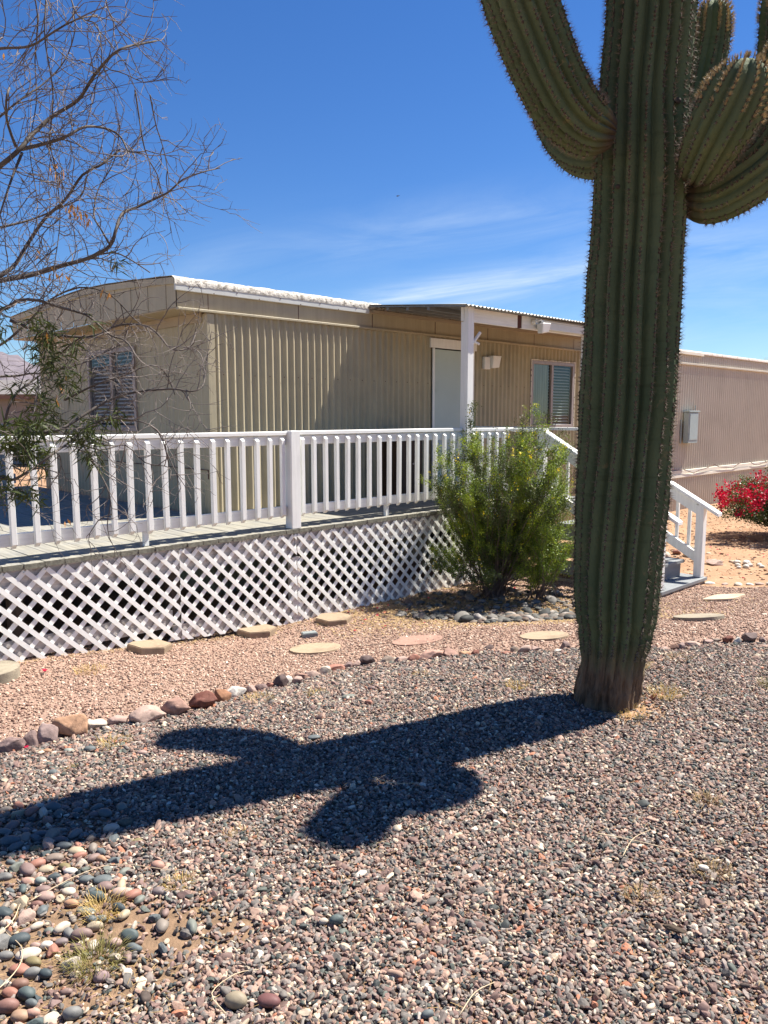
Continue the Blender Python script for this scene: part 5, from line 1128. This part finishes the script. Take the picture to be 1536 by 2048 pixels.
# ------------------------------------------------------------------ stepping stones
def paver(kind, x, y, w, h, base, label, yaw=0.0, lift=0.0, tone=(.5, .42, .3)):
    bm = bmesh.new(); pts = []
    if kind == 'hex': pts = [(math.cos(math.pi / 3 * i) * w / 2, math.sin(math.pi / 3 * i) * w / 2) for i in range(6)]
    elif kind == 'round': pts = [(math.cos(2 * math.pi * i / 48) * w / 2 * (1 + .006 * math.sin(5 * i)), math.sin(2 * math.pi * i / 48) * w / 2) for i in range(48)]
    elif kind == 'square':
        for i in range(40):
            a = 2 * math.pi * i / 40; c, s = math.cos(a), math.sin(a); r = w / 2 / (abs(c) ** 6 + abs(s) ** 6) ** (1 / 6); pts.append((c * r, s * r))
    else: pts = [(-w / 2, -.045), (w / 2, -.045), (w / 2, .045), (-w / 2, .045)]
    a = [bm.verts.new((p[0], p[1], 0)) for p in pts]; b = [bm.verts.new((p[0], p[1], h)) for p in pts]; n = len(pts)
    bm.faces.new(a[::-1]); bm.faces.new(b)
    for i in range(n): bm.faces.new((a[i], a[(i + 1) % n], b[(i + 1) % n], b[i]))
    es = [e for e in bm.edges if all(v.co.z > h * .9 for v in e.verts)]
    bmesh.ops.bevel(bm, geom=es, offset=.006, segments=2, affect='EDGES')
    me = bpy.data.meshes.new('stepping_stone'); bm.to_mesh(me); bm.free(); me.materials.append(base)
    o = bpy.data.objects.new('stepping_stone' if kind != 'brick' else 'small_block', me); sc.collection.objects.link(o)
    q = Vector((0, 0, 1)).rotation_difference(normal_at(x, y)); o.rotation_mode = 'QUATERNION'; o.rotation_quaternion = q @ Euler((0, 0, yaw)).to_quaternion()
    o.location = (x, y, GZ(x, y) + lift); tag(o, label, 'stepping stone' if kind != 'brick' else 'concrete block', 'stepping stones along the pink path' if kind != 'brick' else None); return o
def conc(name, c): return mat(name, c, .9, noise=(30, .14), bump=(110, .9, .003), mottles=[(tuple(x * .68 for x in c), 5, .52, .68), (tuple(x * .45 for x in c), 60, .66, .72)])
tanc = conc('tan_concrete', (.31, .23, .155)); redc = conc('red_concrete', (.34, .205, .155)); yelc = conc('yellow_tan_concrete', (.34, .26, .175)); gryc = conc('grey_concrete', (.29, .25, .185)); crc = conc('cream_concrete', (.52, .41, .29)); bluc = conc('blue_grey_concrete', (.22, .245, .24))
paver('hex', -1.127, 6.62, .355, .058, tanc, 'raised hexagonal tan paver at the lattice seam, left of the small block', .35, .004)
paver('hex', -.470, 7.02, .350, .058, tanc, 'raised hexagonal tan paver against the lattice, right of the small block', .30, .004)
paver('hex', -1.840, 5.86, .345, .052, tanc, 'raised hexagonal tan paver with cracks, second from the left edge', .45, .000)
paver('round', -2.60, 4.93, .34, .075, gryc, 'thick tan stepping stone cut off by the left edge', .0, .000)
paver('round', -.552, 6.02, .415, .024, yelc, 'flat round yellowish stepping stone below the small block', .0, .004)
paver('round', .268, 5.95, .405, .024, redc, 'flat round red stepping stone in the middle of the path', .0, .004)
paver('round', 1.20, 5.60, .36, .028, yelc, 'flat round tan stepping stone just left of the saguaro foot', .0, .004)
paver('round', 2.62, 6.25, .40, .026, gryc, 'flat round greyish stepping stone right of the saguaro', .0, .004)
paver('square', 3.40, 7.52, .33, .030, crc, 'cream rounded square stepping stone before the wooden steps', .75, .006)
paver('brick', -.649, 6.52, .13, .045, bluc, 'small blue grey concrete block between two hexagonal pavers', .30, .006)
# yard boulders, white edging pebbles
def free_rock(x, y, w, d, h, c, seed, label, cat='rock', group=None, ang=True, yaw=0):
    v, f = rock_verts(seed, (w, d, h), 11 if ang else 2, 4, .06, .7 if ang else .92); o = mesh_obj('yard_rock' if ang else 'edging_stone', v.tolist(), f, stone_mat(c, 'rock'), smooth=True); o.location = (x, y, GZ(x, y) + h * .3); o.rotation_euler = (0, 0, yaw); tag(o, label, cat, group)
free_rock(4.25, 10.45, .26, .20, .19, 'tan', 31, 'blocky tan rock behind the handrail post')
free_rock(4.08, 10.60, .12, .10, .09, 'brick', 32, 'small reddish rock left of the blocky tan rock')
free_rock(3.78, 10.25, .20, .16, .13, 'cream', 33, 'pale yellow rock showing behind the lowest step')
free_rock(4.30, 9.85, .22, .20, .08, 'pinktan', 35, 'low pink tan rock beside the handrail post')
for i, (x, y, s) in enumerate(((4.62, 9.92, .10), (4.72, 9.86, .12), (4.55, 9.75, .08), (4.68, 9.70, .09), (4.82, 9.72, .08), (4.60, 9.62, .09), (4.78, 9.58, .07), (4.50, 9.60, .07))):
    free_rock(x, y, s, s * .8, s * .6, 'white', 50 + i, 'whitish stone in the small pile right of the handrail post', 'stone', 'pale stones piled right of the steps', False, i)
for i, (x, y, s) in enumerate(((3.72, 8.62, .12), (3.84, 8.50, .10), (3.93, 8.38, .13), (4.02, 8.30, .09), (4.09, 8.22, .10), (4.16, 8.12, .12), (4.24, 8.03, .09), (4.31, 7.92, .11), (4.16, 7.70, .15))):
    free_rock(x, y, s, s * .7, s * .35, ('white', 'pinktan', 'cream')[i % 3], 70 + i, '%s small stone, %s in the pale edging beyond the square stepping stone' % ((('white', 'pinkish', 'cream')[i % 3]), ordw(i) if i else 'first'), 'stone', 'pale edging stones at the end of the path', False, i * .7)
free_rock(4.95, 9.05, .75, .5, .10, 'brown', 95, 'low flat brown rock in the shade at the right edge of the yard')

# ------------------------------------------------------------------ dry grass tufts, litter, sticks
straw = mat('dry_straw', (.56, .40, .15), .75, noise=(25, .3), transl=.25); straw2 = mat('brown_thatch', (.33, .225, .10), .8, noise=(25, .35)); ggrass = mat('green_weed', (.24, .21, .07), .7, transl=.25)
def tuft(x, y, r, h, n, m, label, seed):
    n = int(n * 2.6); r *= 1.15
    g = random.Random(seed); mb = MB(); z0 = GZ(x, y) + .008
    for i in range(n):
        a = g.uniform(0, 6.28); rr_ = r * math.sqrt(g.random()) * .6; p = Vector((x + math.cos(a) * rr_, y + math.sin(a) * rr_, z0)); a2 = a + g.gauss(0, .7); lean = g.uniform(.3, 1.5); L = h * g.uniform(.5, 1.2)
        d = Vector((math.cos(a2) * lean, math.sin(a2) * lean, 1)).normalized(); e = p + d * L; mid = p + d * L * .55 + Vector((0, 0, L * .10)); w = Vector((-math.sin(a2), math.cos(a2), 0)) * .0008
        e.z = max(e.z - L * .15, z0 + .004); mb.add([p - w, p + w, mid + w, mid - w, e], [(0, 1, 2, 3), (3, 2, 4)])
    o = empty('grass_tuft', (x, y, z0)); wpart('blades', mb, m, o)['kind'] = 'stuff'; tag(o, label, 'grass tuft', 'dry grass tufts in the gravel')
for i, a in enumerate(((-1.35, 3.66, .10, .07, 60, straw, 'yellow dry grass tuft between the border rocks and the shadow tip'), (1.62, 4.72, .09, .07, 55, straw, 'yellow grass tuft just right of the saguaro foot, further back'), (1.60, 4.22, .12, .08, 60, straw, 'spread yellow grass tuft beside the saguaro foot'), (.78, 4.37, .09, .06, 45, straw, 'pale yellow grass tuft left of the saguaro'), (2.28, 4.36, .10, .06, 50, ggrass, 'green weed tuft at the right edge'),
        (-.74, 4.36, .12, .05, 50, straw, 'dry grass patch below the orange brown border rock'), (-2.02, 5.12, .16, .05, 70, straw, 'dry grass along the lattice foot at the left'), (-.70, 2.44, .06, .05, 40, straw, 'short yellow tuft beside the mauve grey cobble'), (-.90, 2.30, .09, .07, 70, straw, 'yellow tuft among the slate cobbles in the drift'), (-.84, 2.06, .10, .08, 110, ggrass, 'olive green grass clump in the lower left'),
        (1.33, 3.98, .15, .05, 70, straw, 'dry grass hugging the front of the saguaro foot'), (1.34, 3.02, .08, .04, 50, straw2, 'brown dry patch in the gravel at the right'), (-.55, 2.74, .10, .03, 60, straw2, 'brown dry patch just under the shadow of the arm'), (.25, 4.72, .08, .04, 40, straw, 'dry tuft beside the brown rock of the border'), (.86, 2.38, .09, .03, 60, straw2, 'brown thatch patch in the gravel at the lower right'), (1.15, 2.52, .09, .04, 55, straw2, 'dry olive patch near the right edge'), (-1.42, 3.35, .07, .04, 40, ggrass, 'faint green sprout between the shadow and the border rocks'), (-1.1, 3.38, .09, .03, 45, straw2, 'dry grass at the upper edge of the long shadow'),
        (1.92, 4.88, .12, .05, 50, straw2, 'dry grass beside the mauve border rocks at the right'), (-.40, 4.42, .10, .04, 40, straw, 'dry patch in front of the pale border rocks'))): tuft(*a, seed=i)
# fallen leaves under the bush and thatch among the cobbles: uncountable litter
g = random.Random(12); mb = MB(); mb2 = MB()
def litter_at(mb, x, y, L, w, lift=.01):
    a = g.uniform(0, 6.28); z = GZ(x, y) + lift + g.uniform(0, .012); d = Vector((math.cos(a), math.sin(a), g.uniform(-.25, .25))) * L; s = Vector((-math.sin(a), math.cos(a), g.uniform(-.4, .4))) * w; p = Vector((x, y, z)); mb.add([p - d / 2 - s, p - d / 2 + s, p + d / 2 + s, p + d / 2 - s], [(0, 1, 2, 3)])
for i in range(15000):
    x = g.gauss(.95, .80); y = g.gauss(7.40, .55)
    if UV(x, y)[1] < -.03 and y > 6.3: litter_at(mb, x, y, g.uniform(.012, .035), g.uniform(.002, .006), .014)
mb.m = 0
for i in range(2200):
    x = g.uniform(-1.6, -.55); y = g.uniform(1.55, 2.55)
    if mnoise.noise(Vector((x * 3.5, y * 3.5, 2))) > -.05: litter_at(mb, x, y, g.uniform(.01, .035), .0007, .008)
for i in range(900): x = g.uniform(-1.6, 2.6); y = g.uniform(1.6, 5.0); litter_at(mb, x, y, g.uniform(.012, .045), .0007, .018)
for i in range(500):
    t = g.random(); x = -2.5 + 2.5 * t; u_, v_ = 0, 0; p = W(-2.6 + 2.6 * t, -.05 - abs(g.gauss(0, .06)), 0); litter_at(mb, p.x, p.y, g.uniform(.01, .04), .0015, .014)
o = mesh_obj('leaf_litter', mb.v, mb.f, straw2); tag(o, 'brown dry leaves and straw scattered under the bush and between cobbles', 'leaf litter', kind='stuff')
mb = MB()
for i in range(150):
    x, y = (g.gauss(6.2, 1.1), g.gauss(10.9, .9)) if i < 90 else (g.gauss(.6, .7), g.gauss(7.2, .4)); litter_at(mb, x, y, .03, .010, .012)
for x, y in ((-1.78, 3.64), (-1.775, 3.655), (-2.3, 5.05), (-2.31, 5.06)): litter_at(mb, x, y, .03, .012, .02)
o = mesh_obj('fallen_petals', mb.v, mb.f, mag); tag(o, 'fallen crimson petals scattered over the ground', 'petals', kind='stuff')
# sticks
stickm = mat('pale_stick', (.55, .43, .28), .7, noise=(20, .25))
def stick(pts, r, label, m=stickm):
    P_ = [(x, y, GZ(x, y) + z) for x, y, z in pts]; o0 = Vector(P_[0]); mb = MB(); A = cat_rom([(*p, r) for p in P_], .02); mb.tube([Vector(a[:3]) - o0 for a in A], [r * (1 - .5 * i / len(A)) for i in range(len(A))], 6)
    o = mesh_obj('stick', mb.v, mb.f, m, smooth=True); o.location = o0; tag(o, label, 'stick')
stick([(.80, 2.75, .025), (.95, 2.68, .03), (1.12, 2.60, .022)], .0022, 'straight pale straw stick in the gravel at the right')
stick([(.86, 2.60, .02), (.93, 2.70, .03), (1.02, 2.78, .02)], .0018, 'short straw stick crossing the longer straight one')
stick([(-1.16, 2.32, .03), (-1.04, 2.45, .045), (-.93, 2.52, .04), (-.74, 2.50, .03)], .0018, 'curved pale stick lying over the cobbles near the shadow')
stick([(-1.22, 2.05, .04), (-1.15, 2.18, .05), (-1.17, 2.3, .04)], .0022, 'bent cream stick at the left edge among the cobbles')
stick([(-1.13, 1.78, .04), (-1.04, 1.95, .05), (-1.06, 2.08, .04), (-1.16, 2.18, .03)], .0020, 'long thin curling stick over the lower left cobbles')
stick([(-.05, 3.22, .02), (.04, 3.14, .03), (.15, 3.16, .02)], .0016, 'thin curved stick inside the saguaro shadow')
stick([(-.42, 1.86, .025), (-.47, 1.92, .035), (-.42, 2.0, .03), (-.36, 2.03, .02)], .0018, 'curled thin stick beside the maroon slab at the bottom')
stick([(.20, 1.86, .02), (.25, 1.93, .03), (.31, 1.98, .02)], .0018, 'forked straw twig at the bottom centre')
stick([(1.25, 1.85, .02), (1.22, 2.0, .03), (1.13, 2.12, .02)], .0016, 'thin grey stick in the lower right corner')
stick([(-.20, 5.96, .02), (.0, 5.98, .022), (.14, 6.0, .02)], .004, 'dark thin stick right of the yellowish round stepping stone', stem_m)
v, f = rock_verts(404, (.075, .022, .016), 9, 3, .1); o = mesh_obj('bark_chip', v.tolist(), f, mat('dark_bark_chip', (.07, .05, .035), .9, bump=(60, .8, .004))); o.location = (.90, 2.20, GZ(.9, 2.2) + .024); o.rotation_euler = (.1, 0, -.5); tag(o, 'dark brown bark chip lying in the gravel at the lower right', 'bark chip')
# small bird high over the roof
bd = at(795, 392, 30); mb = MB(); v, f = rock_verts(9, (.045, .10, .04), 0, 2, .02); mb.add(v.tolist(), f)
mb.add([(0, .03, .01), (.10, .0, .055), (.085, -.03, .05), (0, -.03, .01)], [(0, 1, 2, 3)]); mb.add([(0, .03, .012), (0, -.03, .012), (-.06, -.03, -.03), (-.075, .0, -.035)], [(0, 1, 2, 3)]); mb.add([(-.015, -.04, 0), (.015, -.04, 0), (.03, -.09, .004), (-.03, -.09, .004)], [(0, 1, 2, 3)])
o = mesh_obj('bird', mb.v, mb.f, mat('dark_feathers', (.03, .03, .035), .8)); o.location = bd; o.rotation_euler = (0, 0, 1.1); tag(o, 'tiny dark bird flying in the blue sky above the roof', 'bird')
